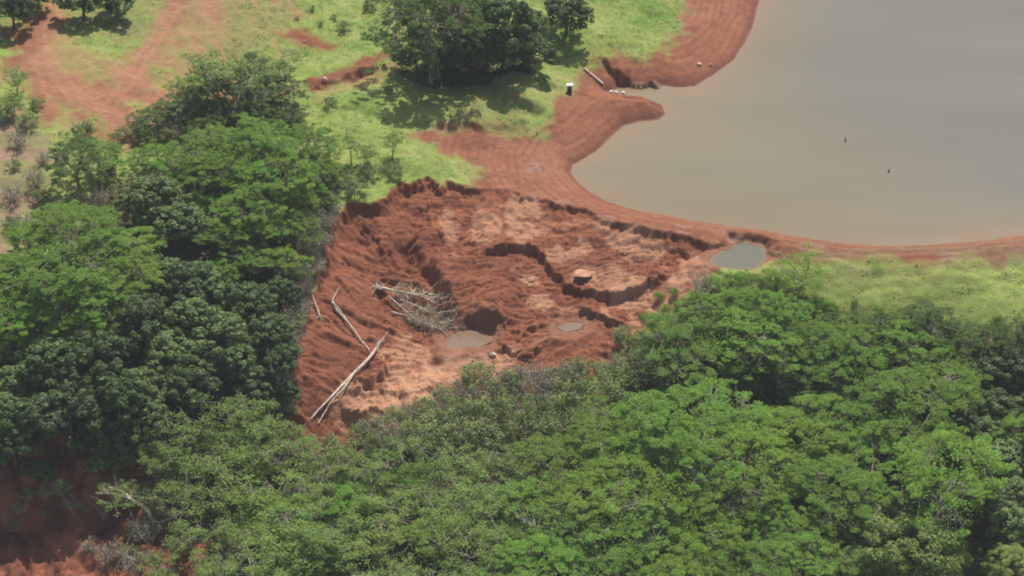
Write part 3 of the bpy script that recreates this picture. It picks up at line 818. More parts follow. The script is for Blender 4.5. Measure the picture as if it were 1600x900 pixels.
# --- big flat crowns, lower right
row('flat', 'very broad bright crown', 'at the back of the big lower wood', 'big crowns of the lower wood', [(955, 668, 150), (1050, 640, 190), (1135, 650, 150), (1225, 668, 140)])
row('flat', 'broad bright layered crown', 'in the second row of the lower wood', 'big crowns of the lower wood', [(880, 720, 140), (975, 712, 160), (1070, 700, 180), (1165, 705, 160), (1250, 712, 110)])
row('flat', 'broad green layered crown', 'in the third row of the lower wood', 'big crowns of the lower wood', [(830, 770, 120), (920, 765, 150), (1020, 760, 170), (1120, 762, 160), (1205, 765, 120)])
row('flat', 'wide green layered crown', 'in the fourth row of the lower wood', 'big crowns of the lower wood', [(800, 830, 100), (880, 820, 150), (985, 818, 160), (1090, 820, 150), (1180, 815, 110)])
row('flat', 'wide bright layered crown', 'along the lower picture edge', 'big crowns of the lower wood', [(790, 890, 110), (865, 882, 130), (960, 880, 150), (1065, 885, 150), (1160, 880, 130), (1250, 870, 120), (1320, 880, 100)])
row('flat', 'flat green tree', 'at the top of the right-hand wood', 'upper crowns of the right wood', [(1130, 478, 110), (1185, 470, 110), (1235, 490, 90)])
row('flat', 'green spreading tree', 'in the second row of the right-hand wood', 'upper crowns of the right wood', [(1070, 525, 150), (1165, 520, 150), (1250, 520, 120), (1330, 522, 110)])
row('flatdark', 'dull hazy tree', 'along the grass edge of the right-hand wood', 'grass edge trees', [(1385, 506, 90), (1450, 494, 100), (1520, 524, 90), (1590, 516, 90), (1320, 498, 70)])
row('flatdark', 'dark branching tree', 'in the shaded middle of the right-hand wood', 'shaded trees of the right wood', [(1045, 565, 110), (1120, 570, 110), (1195, 575, 110), (1275, 590, 110), (1355, 535, 90)], 1.0)
row('flat', 'green flat-layered tree', 'in the middle of the right-hand wood', 'middle crowns of the right wood', [(1210, 545, 100), (1310, 555, 140), (1415, 535, 120), (1480, 560, 110)])
plant('flat', 1440, 612, 180, 'large layered tree with a domed crown beside the dark hollow', 'middle crowns of the right wood', 1.05)
row('flat', 'bright layered tree', 'below the large domed crown', 'middle crowns of the right wood', [(1290, 640, 120), (1350, 640, 140), (1375, 690, 130), (1300, 690, 110)])
plant('flat', 1482, 730, 190, 'large bright umbrella tree with its trunk showing over a dark hollow', 'front crowns of the right wood', 1.15)
plant('flat', 1315, 752, 160, 'broad green crown next to the large umbrella tree', 'front crowns of the right wood', 1.05)
plant('flatdark', 1340, 800, 120, 'dull lower crown below the broad green one', 'front crowns of the right wood', 0.9)
plant('flat', 1240, 822, 110, 'small bright crown with a dark gap beside it', 'front crowns of the right wood')
plant('vine', 1425, 858, 150, 'yellow-green vine-covered mound of a tree at the lower edge', 'dense yellow-green trees', 0.85)
plant('vine', 1352, 876, 90, 'smaller vine-covered tree beside the yellow-green mound', 'dense yellow-green trees', 0.85)
plant('vine', 1482, 868, 60, 'small leafy tree between the mound and the black hollow', 'dense yellow-green trees', 0.9)
plant('vine', 1575, 880, 76, 'pale yellow-green bushy tree in the lower corner', 'dense yellow-green trees', 0.8)
plant('broad', 1540, 672, 72, 'grey-green rounded tree beside the dark hollow', 'grey trees of the right edge', 0.9)
row('broad', 'grey-leaved tree', 'down the right picture edge', 'grey trees of the right edge', [(1566, 712, 70), (1588, 770, 60), (1578, 818, 76)], 0.9)
plant('flat', 1595, 668, 76, 'bright flat crown cut by the right picture edge', 'front crowns of the right wood')
row('broaddark', 'dark broad tree', 'in the hollow at the right edge', 'dark hollow trees', [(1530, 570, 90), (1590, 575, 90), (1545, 625, 80), (1598, 630, 70), (1470, 800, 90), (1540, 790, 80), (1420, 800, 80), (1500, 650, 70)], 0.9)
# --- by the small pool and on the dam's grass
plant('brightwisp', 1246, 418, 92, 'lone bright leafy tree at the end of the grass by the small pool', 'trees by the small pool', 1.05)
plant('brightshrub', 1232, 440, 50, 'second stem clump tucked under the lone leafy tree', 'trees by the small pool', 0.8)
row('brightshrub', 'bright green shrub', 'around the small muddy pool', 'shrubs by the small pool', [(1120, 440, 40), (1160, 432, 44), (1200, 432, 44), (1275, 470, 40)])
plant('dead', 1105, 442, 44, 'bare grey bush standing below the small muddy pool', 'bare bushes below the pit')
row('brightshrub', 'tiny green shrub', 'growing on the red soil at the pit corner', 'tiny shrubs at the pit corner', [(1030, 462, 22), (1052, 455, 20), (1062, 475, 26), (1085, 470, 24), (1040, 482, 26), (1010, 495, 26)])
row('brightshrub', 'small low shrub', 'scattered on the grass below the dam', 'shrubs on the dam grass', [(1300, 478, 28), (1338, 470, 14), (1372, 484, 24), (1560, 498, 22)])

# ---------------------------------------------------------------- ground colour (soil and plant tones, with a lightened lawn slope and darker gullies)
P_soilshore = GP([(1078, -60), (1075, 0), (1068, 40), (1040, 80), (1000, 92), (962, 84), (930, 90), (905, 130), (880, 158), (868, 190), (850, 212), (780, 210),
                  (700, 213), (655, 222), (700, 248), (757, 262), (742, 283), (780, 335), (1000, 400), (1195, 425), (1215, 406), (1290, 404), (1400, 409), (1520, 409), (1620, 404),
                  (1800, 400), (1900, 300), (1300, -60)])
P_yard = GP([(66, -20), (104, -20), (96, 25), (84, 60), (86, 90), (112, 120), (150, 133), (180, 128), (212, 90), (248, 40), (278, -10), (304, -10), (272, 50), (236, 100),
             (224, 140), (262, 150), (212, 165), (216, 190), (182, 235), (150, 218), (140, 196), (100, 172), (72, 192), (60, 165), (34, 122), (12, 120), (-20, 140),
             (-20, 100), (20, 80), (8, 45), (38, 42), (62, 20)])
P_bare = GP([(422, 60), (468, 50), (526, 72), (522, 86), (500, 82), (460, 70)])
P_road = GP([(482, 130), (540, 112), (600, 82), (612, 90), (562, 122), (488, 144)])
P_under = GP([(205, 150), (330, 130), (445, 140), (450, 168), (340, 208), (215, 225)])
P_olive = GP([(200, -60), (460, -60), (470, 50), (400, 110), (300, 120), (260, 150), (215, 140), (240, 90), (280, 20)])
P_dry = GP([(-60, 190), (55, 190), (78, 250), (72, 310), (40, 350), (10, 420), (-60, 430)])
P_ravine = GP([(-80, 640), (60, 640), (190, 690), (275, 775), (280, 830), (335, 850), (300, 920), (-80, 940)])
P_dryshelf = GP([(1290, 425), (1400, 420), (1700, 430), (1700, 470), (1480, 455), (1330, 448)])


def mask(poly, soft=2.0, amp=3.0, fr=0.35, seed=70):
    d = sdf(poly, X, Y) + fbm(X * fr, Y * fr, seed, 4) * amp
    return sstep(-soft, soft, d)


n1 = fbm(X * 0.05, Y * 0.05, 81, 4); n2 = fbm(X * 0.25, Y * 0.25, 83, 4); n3 = fbm(X * 1.1, Y * 1.1, 87, 3); n4 = fbm(X * 0.12, Y * 0.12, 89, 4)


def mix(a, b, t): return a + (np.asarray(b) - a) * t[:, None]


col = np.tile(np.array([0.228, 0.295, 0.072]), (len(X), 1))
col = mix(col, (0.275, 0.315, 0.095), sstep(0.0, 0.5, n2 + 0.4 * n3))
col = mix(col, (0.155, 0.245, 0.050), sstep(0.05, 0.5, n4 - 0.3 * n3))
col = mix(col, (0.25, 0.20, 0.10), sstep(0.25, 0.6, n1 + 0.5 * n3) * 0.6)
m_ol = mask(P_olive, 4, 6)
streak = fbm(X * 0.9 + Y * 0.35, Y * 0.10 - X * 0.05, 91, 4)
col = mix(col, (0.25, 0.215, 0.085), m_ol * 0.75)
col = mix(col, (0.34, 0.17, 0.095), m_ol * sstep(0.05, 0.4, streak) * 0.7)
m_dry = mask(P_dry, 3, 5)
col = mix(col, (0.24, 0.19, 0.105), m_dry * 0.8)
col = mix(col, (0.33, 0.21, 0.15), m_dry * sstep(0.0, 0.4, n2) * 0.8)
P_lawn = GP([(1215, 425), (1290, 415), (1400, 418), (1720, 412), (1760, 540), (1480, 515), (1300, 500)])
m_lw = mask(P_lawn, 3, 4)
col = mix(col, (0.315, 0.385, 0.100), m_lw * (0.75 + 0.2 * n2))  # yellow-green grass, its colour also lightened because the slope faces away from the sun
m_ds = mask(P_dryshelf, 2, 3)
bands = fbm(X * 0.06, Y * 0.8, 93, 3)
col = mix(col, (0.30, 0.245, 0.13), m_ds * sstep(-0.1, 0.5, bands) * 0.3)
soil = np.tile(np.array([0.300, 0.122, 0.068]), (len(X), 1))
soil = mix(soil, (0.215, 0.085, 0.052), sstep(0.0, 0.5, n2 + 0.5 * n3) * 0.7)
soil = mix(soil, (0.37, 0.172, 0.105), sstep(0.1, 0.5, n4 - 0.4 * n3) * 0.55)
strand = np.sin(ds * 4.6 + n2 * 1.6 + 1.5 * fbm(X * 0.05, Y * 0.05, 95, 2))
soil_sh = mix(soil, (0.22, 0.085, 0.055), sstep(0.1, 0.9, strand + 0.6 * n3) * 0.45)
soil_sh = mix(soil_sh, (0.36, 0.29, 0.215), sstep(0.1, 0.5, n2 + 0.3 * strand) * (1 - sstep(7, 10, ds)) * sstep(2.5, 4, ds) * (1 - sstep(416, 428, Y)) * 0.5)
soil_sh = mix(soil_sh, (0.19, 0.075, 0.05), (1 - sstep(0.3, 1.6, ds + 0.5 * n3)) * 0.75)
soil_sh = mix(soil_sh, (0.23, 0.15, 0.088), sstep(38, 55, X) * (1 - sstep(425, 440, Y)) * sstep(-0.3, 0.3, bands) * 0.7)
m_sh = mask(P_soilshore, 1.6, 3.0)
wear = mask(P_soilshore, 6.0, 7.0, 0.6)
col = mix(col, (0.30, 0.20, 0.11), wear * 0.5)
soil_sh = soil_sh * (0.9 + 0.16 * fbm(X * 1.5, Y * 1.7, 115, 3))[:, None]
col = col * (1 - m_sh)[:, None] + soil_sh * m_sh[:, None]
ruts = fbm(X * 1.2 + Y * 0.5, Y * 0.16 - X * 0.1, 97, 4)
soil_y = mix(soil, (0.36, 0.175, 0.105), np.full(len(X), 0.2))
soil_y = mix(soil_y, (0.20, 0.08, 0.046), sstep(-0.05, 0.45, ruts) * 0.7)
soil_y = soil_y * np.array([0.92, 0.86, 0.84])
m_y = mask(P_yard, 2.4, 4.5, 0.4) * (1 - 0.55 * sstep(0.15, 0.5, fbm(X * 0.5 + Y * 0.2, Y * 0.12, 99, 4)))
col = col * (1 - m_y * 0.93)[:, None] + soil_y * (m_y * 0.93)[:, None]
tracks = [([(92, -5), (76, 60), (90, 110), (140, 150), (190, 140), (230, 85), (292, -8)], 0.6), ([(70, 90), (120, 160), (170, 170), (215, 110), (268, 15)], 0.6), ([(95, 60), (130, 112), (170, 125), (205, 92)], 0.45),
          ([(60, 90), (75, 140), (112, 195)], 0.5), ([(110, 140), (180, 190), (200, 235)], 0.5), ([(255, 100), (300, 30), (325, -10)], 0.4), ([(160, 95), (200, 110), (262, 150)], 0.4), ([(280, 130), (310, 70), (335, 10)], 0.35),
          ([(130, 90), (165, 105), (205, 122)], 0.35), ([(10, 125), (45, 110), (80, 85)], 0.5), ([(500, 150), (560, 130), (610, 108)], 0.5)]
for pts, sp in tracks:
    pl = np.asarray(GP(pts))
    m = (X > pl[:, 0].min() - 6) & (X < pl[:, 0].max() + 6) & (Y > pl[:, 1].min() - 6) & (Y < pl[:, 1].max() + 6)
    d, tt = linedist(pl, X[m] + n2[m] * 0.8, Y[m] + n2[m] * 0.8)
    for off in (-0.9, 0.9):
        tm = np.zeros(len(X)); tm[m] = np.exp(-((d - off) / 0.42) ** 2) * (0.6 + 0.6 * n3[m])
        col = mix(col, (0.40, 0.205, 0.130), np.clip(tm, 0, 1) * sp * 1.3)
    tm = np.zeros(len(X)); tm[m] = np.exp(-(d / 2.2) ** 2)
    col = mix(col, (0.34, 0.17, 0.10), tm * 0.35)
for pl in (P_bare, P_road):
    m = mask(pl, 1.0, 1.6, 0.5)
    col = col * (1 - m)[:, None] + soil * np.array([0.72, 0.66, 0.64]) * m[:, None]
m = mask(P_under, 3, 4) * sstep(-0.3, 0.2, n2)
col = mix(col, (0.36, 0.15, 0.095), m)
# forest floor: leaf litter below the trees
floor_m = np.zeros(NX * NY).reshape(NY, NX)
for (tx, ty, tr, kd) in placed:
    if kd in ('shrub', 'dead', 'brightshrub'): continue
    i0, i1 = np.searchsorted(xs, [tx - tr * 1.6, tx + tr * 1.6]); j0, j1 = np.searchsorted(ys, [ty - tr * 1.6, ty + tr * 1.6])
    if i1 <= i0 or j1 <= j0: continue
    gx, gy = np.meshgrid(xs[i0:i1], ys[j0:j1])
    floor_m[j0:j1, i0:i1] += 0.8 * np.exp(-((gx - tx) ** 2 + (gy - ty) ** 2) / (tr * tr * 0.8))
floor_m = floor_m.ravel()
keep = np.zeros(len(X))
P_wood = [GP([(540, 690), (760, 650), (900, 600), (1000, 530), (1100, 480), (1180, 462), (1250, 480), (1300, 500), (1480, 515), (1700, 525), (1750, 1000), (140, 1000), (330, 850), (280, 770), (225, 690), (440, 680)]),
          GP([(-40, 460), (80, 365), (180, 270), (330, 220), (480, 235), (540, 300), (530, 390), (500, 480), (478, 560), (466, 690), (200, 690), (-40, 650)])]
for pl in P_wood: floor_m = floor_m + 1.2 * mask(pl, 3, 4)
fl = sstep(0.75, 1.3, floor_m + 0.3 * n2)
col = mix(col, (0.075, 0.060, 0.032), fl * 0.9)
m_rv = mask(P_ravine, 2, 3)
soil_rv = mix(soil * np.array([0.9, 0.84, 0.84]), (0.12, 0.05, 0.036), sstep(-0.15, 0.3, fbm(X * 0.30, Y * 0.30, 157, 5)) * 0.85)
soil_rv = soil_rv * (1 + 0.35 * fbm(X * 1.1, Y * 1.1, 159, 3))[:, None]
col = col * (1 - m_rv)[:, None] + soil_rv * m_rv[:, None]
# the slide
pit = np.tile(np.array([0.255, 0.094, 0.050]), (len(X), 1))
pit = mix(pit, (0.19, 0.068, 0.038), sstep(-0.05, 0.45, fbm(X * 0.3, Y * 0.3, 101, 5)) * 0.75)
pit = mix(pit, (0.335, 0.145, 0.083), sstep(0.1, 0.5, fbm(X * 0.2 + nz1, Y * 0.45, 103, 5)) * (1 - 0.6 * leftw))
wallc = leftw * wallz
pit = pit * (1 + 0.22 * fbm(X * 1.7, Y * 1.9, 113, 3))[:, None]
pit = mix(pit, (0.155, 0.055, 0.034), wallc * sstep(0.45, 0.8, 1 - gul) * 0.5)  # darker along the gully creases of the left wall
pale_spots = [(820, 350, 40, 34), (705, 355, 22, 20), (1000, 380, 60, 26), (905, 392, 24, 12), (912, 428, 26, 12), (955, 432, 42, 26), (830, 436, 20, 8), (870, 400, 20, 16), (745, 580, 90, 20),
              (640, 590, 60, 60), (620, 630, 60, 40), (700, 580, 40, 24), (1080, 430, 36, 20), (1010, 470, 70, 26), (940, 360, 22, 12), (560, 640, 40, 22), (850, 470, 26, 10), (660, 630, 46, 30), (760, 360, 30, 20), (780, 560, 36, 12)]
for (a, b, sx, sy) in pale_spots:
    p = G(a, b, inner)
    ux, uy = sx / 10.0, sy / 5.2
    q = ((X - p[0]) / ux) ** 2 + ((Y - p[1]) / uy) ** 2 + 1.2 * fbm(X * 0.35, Y * 0.35, 107, 4) + 0.2 * n3
    pit = mix(pit, (0.50, 0.272, 0.165), (1 - sstep(0.45, 0.95, q)) * 0.62)
wet = sstep(0.0, 0.6, fbm(X * 0.12, Y * 0.2, 109, 3)) * (1 - leftw)
pit = mix(pit, (0.20, 0.085, 0.055), wet * 0.35)
for pw in pool_w:
    d = sdf(pw, X, Y)
    pit = mix(pit, (0.24, 0.125, 0.08), sstep(-4, 0, d) * 0.7)
km = sstep(-0.3, 0.3, d_rim_n + 0.2)
lowz = sstep(-9.0, -10.5, Z) * 0
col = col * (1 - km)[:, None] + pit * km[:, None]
col *= (1 + 0.10 * n3 + 0.08 * fbm(X * 2.2, Y * 2.2, 111, 2))[:, None]
col = np.clip(col, 0.01, 0.8)
soilness = np.clip(np.maximum.reduce([km, m_sh, m_y, m_rv]), 0, 1)
# bed of the reservoir
col = mix(col, (0.25, 0.15, 0.10), sstep(0.2, -0.6, ds))

mt, t, b = newmat('earth and grass')
at = t.nodes.new('ShaderNodeAttribute'); at.attribute_name = 'col'
tc = t.nodes.new('ShaderNodeTexCoord')
na = t.nodes.new('ShaderNodeTexNoise'); na.inputs['Scale'].default_value = 3.0; na.inputs['Detail'].default_value = 6
t.links.new(tc.outputs['Object'], na.inputs['Vector'])
mr = t.nodes.new('ShaderNodeMapRange'); mr.inputs[1].default_value = 0.3; mr.inputs[2].default_value = 0.7; mr.inputs[3].default_value = 0.86; mr.inputs[4].default_value = 1.13
t.links.new(na.outputs[0], mr.inputs[0])
vm = t.nodes.new('ShaderNodeVectorMath'); vm.operation = 'SCALE'
t.links.new(at.outputs['Color'], vm.inputs[0]); t.links.new(mr.outputs[0], vm.inputs['Scale'])
t.links.new(vm.outputs[0], b.inputs['Base Color'])
b.inputs['Roughness'].default_value = 0.95; b.inputs['Specular IOR Level'].default_value = 0.15
bp = t.nodes.new('ShaderNodeBump'); bp.inputs['Strength'].default_value = 0.4; bp.inputs['Distance'].default_value = 0.2
t.links.new(na.outputs[0], bp.inputs['Height']); t.links.new(bp.outputs[0], b.inputs['Normal'])
idx = np.arange(NX * NY, dtype=np.int32).reshape(NY, NX)
quads = np.stack([idx[:-1, :-1].ravel(), idx[:-1, 1:].ravel(), idx[1:, 1:].ravel(), idx[1:, :-1].ravel()], 1)
ground = mesh_np('ground', np.stack([X, Y, Z], 1), quads, mt, attrs={'col': col}, smooth=True)
tag(ground, kind='structure')

# ---------------------------------------------------------------- water
def water_material(name, c1, c2, sc):
    m, t, b = newmat(name)
    at = t.nodes.new('ShaderNodeAttribute'); at.attribute_name = 'col'
    t.links.new(at.outputs['Color'], b.inputs['Base Color'])
    b.inputs['Roughness'].default_value = 0.12; b.inputs['IOR'].default_value = 1.33; b.inputs['Specular IOR Level'].default_value = 0.5
    tc = t.nodes.new('ShaderNodeTexCoord')
    mp = t.nodes.new('ShaderNodeMapping'); mp.inputs['Scale'].default_value = (0.8, 2.2, 1)
    n = t.nodes.new('ShaderNodeTexNoise'); n.inputs['Scale'].default_value = sc; n.inputs['Detail'].default_value = 4
    t.links.new(tc.outputs['Object'], mp.inputs[0]); t.links.new(mp.outputs[0], n.inputs['Vector'])
    bp = t.nodes.new('ShaderNodeBump'); bp.inputs['Strength'].default_value = 0.12; bp.inputs['Distance'].default_value = 0.05
    t.links.new(n.outputs[0], bp.inputs['Height']); t.links.new(bp.outputs[0], b.inputs['Normal'])
    return m


M_WATER = water_material('turbid water', None, None, 0.6)
wx = np.concatenate([np.arange(-20, 110, 1.0), np.arange(110, 900, 15.0)]); wy = np.concatenate([np.arange(386, 520, 1.0), np.arange(520, 1500, 15.0)])
WX, WY = np.meshgrid(wx, wy); WX = WX.ravel(); WY = WY.ravel()
dw = sdf(shore, WX, WY)
wi = np.arange(len(WX)).reshape(len(wy), len(wx))
wq = np.stack([wi[:-1, :-1].ravel(), wi[:-1, 1:].ravel(), wi[1:, 1:].ravel(), wi[1:, :-1].ravel()], 1)
wq = wq[(dw[wq] > -0.9).any(1)]
wc = np.tile(np.array([0.208, 0.186, 0.122]), (len(WX), 1))
wc = mix(wc, (0.178, 0.169, 0.138), sstep(30, 95, WX + 0.5 * (WY - 420) + 14 * fbm(WX * 0.03, WY * 0.05, 121, 3)))
sed = fbm(WX * 0.12, WY * 0.2, 123, 3)
wc = mix(wc, (0.29, 0.18, 0.118), (1 - sstep(0.0, 5.0, dw + 2.5 * sed)) * 0.8)
wc = mix(wc, (0.232, 0.186, 0.114), (1 - sstep(4.0, 18.0, dw + 4 * sed)) * 0.5)
wc *= (1 + 0.09 * fbm(WX * 0.025 + 0.01 * WY, WY * 0.10, 127, 4))[:, None]
used = np.unique(wq); remap = np.full(len(WX), -1); remap[used] = np.arange(len(used))
water = mesh_np('reservoir_water', np.stack([WX, WY, np.zeros(len(WX))], 1)[used], remap[wq], M_WATER, attrs={'col': wc[used]}, smooth=True)
tag(water, kind='structure')
for (nm, pl, z, _), pw in zip(pools, pool_w):
    pw = np.asarray(pw); c = pw.mean(0)
    rings = [c[None]] + [c + (pw - c) * s for s in (0.5, 0.85, 1.10)]
    v = np.concatenate(rings); v[:, 2] = z
    n = len(pw); f3 = [(0, 1 + i, 1 + (i + 1) % n) for i in range(n)]; f4 = []
    for k_ in range(2):
        o1 = 1 + k_ * n; o2 = o1 + n
        f4 += [(o1 + i, o2 + i, o2 + (i + 1) % n, o1 + (i + 1) % n) for i in range(n)]
    cc = np.tile(np.array([0.150, 0.150, 0.112]) if nm == 'muddy_pool' else np.array([0.22, 0.155, 0.105]), (len(v), 1))
    cc[1 + 2 * n:] = (0.26, 0.16, 0.11)
    o = mesh_np(nm, v, [np.array(f3), np.array(f4)], M_WATER, attrs={'col': cc}, smooth=True)
    tag(o, kind='structure')

# ---------------------------------------------------------------- grass and undergrowth (stuff)
NG = 260000
gx = rng.uniform(-97, 97, NG); gy = rng.uniform(312, 500, NG)
gc = glook(np.arange(len(X)), gx, gy)
okm = (soilness[gc] < 0.35) & (ds[gc] > 1.5) & (fl[gc] < 0.8) & (m_dry[gc] * rng.random(NG) < 0.5) & (col[gc][:, 1] > col[gc][:, 0] * 0.92)
clump = fbm(gx * 0.5, gy * 0.5, 131, 3)
okm &= rng.random(NG) < (0.55 + clump) * (1 - 0.75 * m_lw[gc])
okm &= np.all([sdf(pw, gx, gy) < -1.5 for pw in pool_w], axis=0)
gx, gy, gc, clump = gx[okm], gy[okm], gc[okm], clump[okm]
gz = hz(gx, gy) + 0.05
n = len(gx)
gp = np.stack([gx, gy, gz], 1)
gn = np.array([0, 0, 1.0]) + rng.normal(size=(n, 3)) * 0.26
v, f = leafcards(gp, gn, rng.uniform(0.10, 0.24, n) * (1 + 0.5 * np.clip(clump, -0.5, 1)), 0.45)
gcol = np.repeat(col[gc] * rng.uniform(0.88, 1.28, n)[:, None], 4, 0)
mg, t, b = newmat('grass blade')
at = t.nodes.new('ShaderNodeAttribute'); at.attribute_name = 'col'
t.links.new(at.outputs['Color'], b.inputs['Base Color']); b.inputs['Roughness'].default_value = 0.8; b.inputs['Specular IOR Level'].default_value = 0.1
tag(mesh_np('grass', v, f, mg, attrs={'col': gcol}), 'bright green grass on the meadow and the dam slope', 'grass', kind='stuff')

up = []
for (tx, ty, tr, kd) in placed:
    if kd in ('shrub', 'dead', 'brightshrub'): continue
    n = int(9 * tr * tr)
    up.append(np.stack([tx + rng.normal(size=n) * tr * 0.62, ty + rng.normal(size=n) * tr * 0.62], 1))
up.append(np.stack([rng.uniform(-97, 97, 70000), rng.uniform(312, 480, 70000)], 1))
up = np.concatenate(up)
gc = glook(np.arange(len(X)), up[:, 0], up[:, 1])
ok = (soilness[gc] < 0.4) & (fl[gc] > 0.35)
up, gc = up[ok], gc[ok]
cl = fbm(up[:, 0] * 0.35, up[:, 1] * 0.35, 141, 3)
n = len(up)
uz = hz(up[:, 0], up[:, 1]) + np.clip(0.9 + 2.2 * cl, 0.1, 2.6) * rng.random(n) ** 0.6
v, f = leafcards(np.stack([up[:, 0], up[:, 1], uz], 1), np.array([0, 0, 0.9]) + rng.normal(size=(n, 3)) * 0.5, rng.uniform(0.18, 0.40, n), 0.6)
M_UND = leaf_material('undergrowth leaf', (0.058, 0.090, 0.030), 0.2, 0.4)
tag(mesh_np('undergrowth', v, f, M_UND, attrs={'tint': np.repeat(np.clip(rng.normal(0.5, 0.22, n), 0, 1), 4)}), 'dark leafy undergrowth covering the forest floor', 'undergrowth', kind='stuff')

# crumbled earth in the slide (stuff)
NC = 9000
cx_ = np.concatenate([rng.uniform(-36, 46, NC * 3), rng.uniform(-75, -42, NC)]); cy_ = np.concatenate([rng.uniform(345, 440, NC * 3), rng.uniform(322, 362, NC)])
gc = glook(np.arange(len(X)), cx_, cy_)
dens = fbm(cx_ * 0.18, cy_ * 0.18, 161, 4)
ok = ((d_rim[gc] > 0.5) | (m_rv[gc] > 0.6)) & (rng.random(len(cx_)) < 0.25 + 1.2 * dens) & np.all([sdf(pw, cx_, cy_) < 0.2 for pw in pool_w], axis=0)
cx_, cy_, gc = cx_[ok], cy_[ok], gc[ok]
n = len(cx_)
octa = np.array([(1, 0, 0), (0, 1, 0), (-1, 0, 0), (0, -1, 0), (0, 0, 1), (0.3, 0.2, -0.8)], float)
octf = np.array([(0, 1, 4), (1, 2, 4), (2, 3, 4), (3, 0, 4), (1, 0, 5), (2, 1, 5), (3, 2, 5), (0, 3, 5)])
sz = 0.05 + 0.13 * rng.random(n) ** 3
ang = rng.random(n) * 6.28
ov = octa[None] * (1 + rng.normal(size=(n, 6, 3)) * 0.25) * sz[:, None, None]
ov = np.stack([ov[..., 0] * np.cos(ang)[:, None] - ov[..., 1] * np.sin(ang)[:, None], ov[..., 0] * np.sin(ang)[:, None] + ov[..., 1] * np.cos(ang)[:, None], ov[..., 2] * 0.8], -1)
ov += np.stack([cx_, cy_, hz(cx_, cy_) + sz * 0.25], 1)[:, None]
of = (octf[None] + (np.arange(n) * 6)[:, None, None]).reshape(-1, 3)
tag(mesh_np('crumbled_earth', ov.reshape(-1, 3), of, mg, attrs={'col': np.repeat(np.clip(col[gc] * rng.uniform(0.8, 1.15, n)[:, None], 0, 1), 6, 0)}), 'crumbled red earth strewn over the slide', 'earth', kind='stuff')

# ---------------------------------------------------------------- fallen trees
def on_ground(px, py, up=0.0):
    p = ground_at(px, py, up)
    p[2] = float(hz(p[0], p[1])[0]) + up
    return p


def drape(pts, ups, n=5):
    """Ground points along picture points, resampled so a trunk follows them smoothly."""
    w_ = [on_ground(a, b, u) for (a, b), u in zip(pts, ups)]
    return np.array(w_)


def fallen(label, trunks, twigs=0, seed=1, leaf=0.0, roots=None, group='fallen trees in the pit', mat=None, twig_len=1.8):
    """trunks: list of (picture points, lifts, radius at the butt)."""
    r = np.random.default_rng(seed)
    T = Tubes(); B = T; lp = []
    first = None
    for pts, ups, rad in trunks:
        w_ = drape(pts, ups)
        if first is None: first = w_[0].copy()
        k_ = len(w_)
        T.add(w_ - first, np.linspace(rad, rad * 0.35, k_), 7)
        for i in range(twigs):
            tt = r.uniform(0.25, 1.0) * (k_ - 1); j = min(int(tt), k_ - 2); s0 = w_[j] + (w_[j + 1] - w_[j]) * (tt - j)
            dirv = (w_[-1] - w_[0]); dirv /= np.linalg.norm(dirv)
            e = s0 + (dirv * r.uniform(0.3, 1.0) + r.normal(size=3) * np.array([0.5, 0.5, 0.25])) * twig_len * r.uniform(0.5, 1.2)
            e[2] = max(e[2], float(hz(e[0], e[1])[0]) + r.uniform(0.05, 0.7))
            m = (s0 + e) / 2 + np.array([0, 0, 0.15])
            B.add([s0 - first, m - first, e - first], [rad * 0.32, rad * 0.22, rad * 0.10], 4)
            for q_ in range(3):
                e2 = e + r.normal(size=3) * 0.5; e2[2] = max(e2[2], float(hz(e2[0], e2[1])[0]) + 0.05)
                B.add([m - first, e2 - first], [rad * 0.22, rad * 0.10], 3)
                if leaf: lp.append(e2 - first + r.normal(size=(int(leaf), 3)) * 0.4)
    o = empty('fallen_tree', first)
    v, f = T.arrays(); mesh_np('trunk', v, f, mat or M_DEAD, o, smooth=True)
    if roots:
        Q = Tubes()
        for i in range(roots):
            d = r.normal(size=3); d[2] = abs(d[2]) * 0.7
            Q.add([np.zeros(3), d * 0.5, d * 0.9 + r.normal(size=3) * 0.25], [0.10, 0.06, 0.02], 4)
        v, f = Q.arrays(); mesh_np('roots', v, f, M_TWIG, o, smooth=True)
    if lp:
        lp = np.concatenate(lp); n = len(lp)
        v, f = leafcards(lp, np.array([0, 0, .7]) + r.normal(size=(n, 3)) * 0.6, r.uniform(0.09, 0.18, n), 0.5, r)
        mesh_np('withered_leaves', v, f, M_GREYLEAF, o, attrs={'tint': np.repeat(r.random(n), 4)})
    return tag(o, label, 'fallen tree', group)


fallen('long pale forked trunk leaning down to the bottom of the pit',
       [([(590, 543), (575, 562), (548, 588), (520, 618), (498, 640), (486, 655)], [0.7, 0.6, .5, .5, .5, .3], 0.30),
        ([(552, 585), (540, 604), (520, 625), (505, 648), (498, 662)], [.5, .5, .5, .4, .3], 0.18), ([(586, 546), (592, 536), (602, 525)], [0.6, 0.8, 0.9], 0.14)], 2, 3, roots=8, twig_len=1.2)
fallen('pale split trunk lying across the left slope of the pit',
       [([(519, 472), (526, 485), (538, 498), (552, 515), (565, 533), (578, 548)], [0.4] * 6, 0.26), ([(521, 474), (531, 484), (540, 498)], [.8, .7, .5], 0.15),
        ([(518, 474), (523, 462), (530, 450)], [.4, .7, .8], 0.10)], 1, 5, twig_len=1.0)
fallen('short pale trunk standing steeply on the left slope of the pit', [([(500, 498), (497, 485), (492, 472), (488, 460)], [0.3, .5, .6, .5], 0.16)], 1, 7, twig_len=0.8, roots=7)
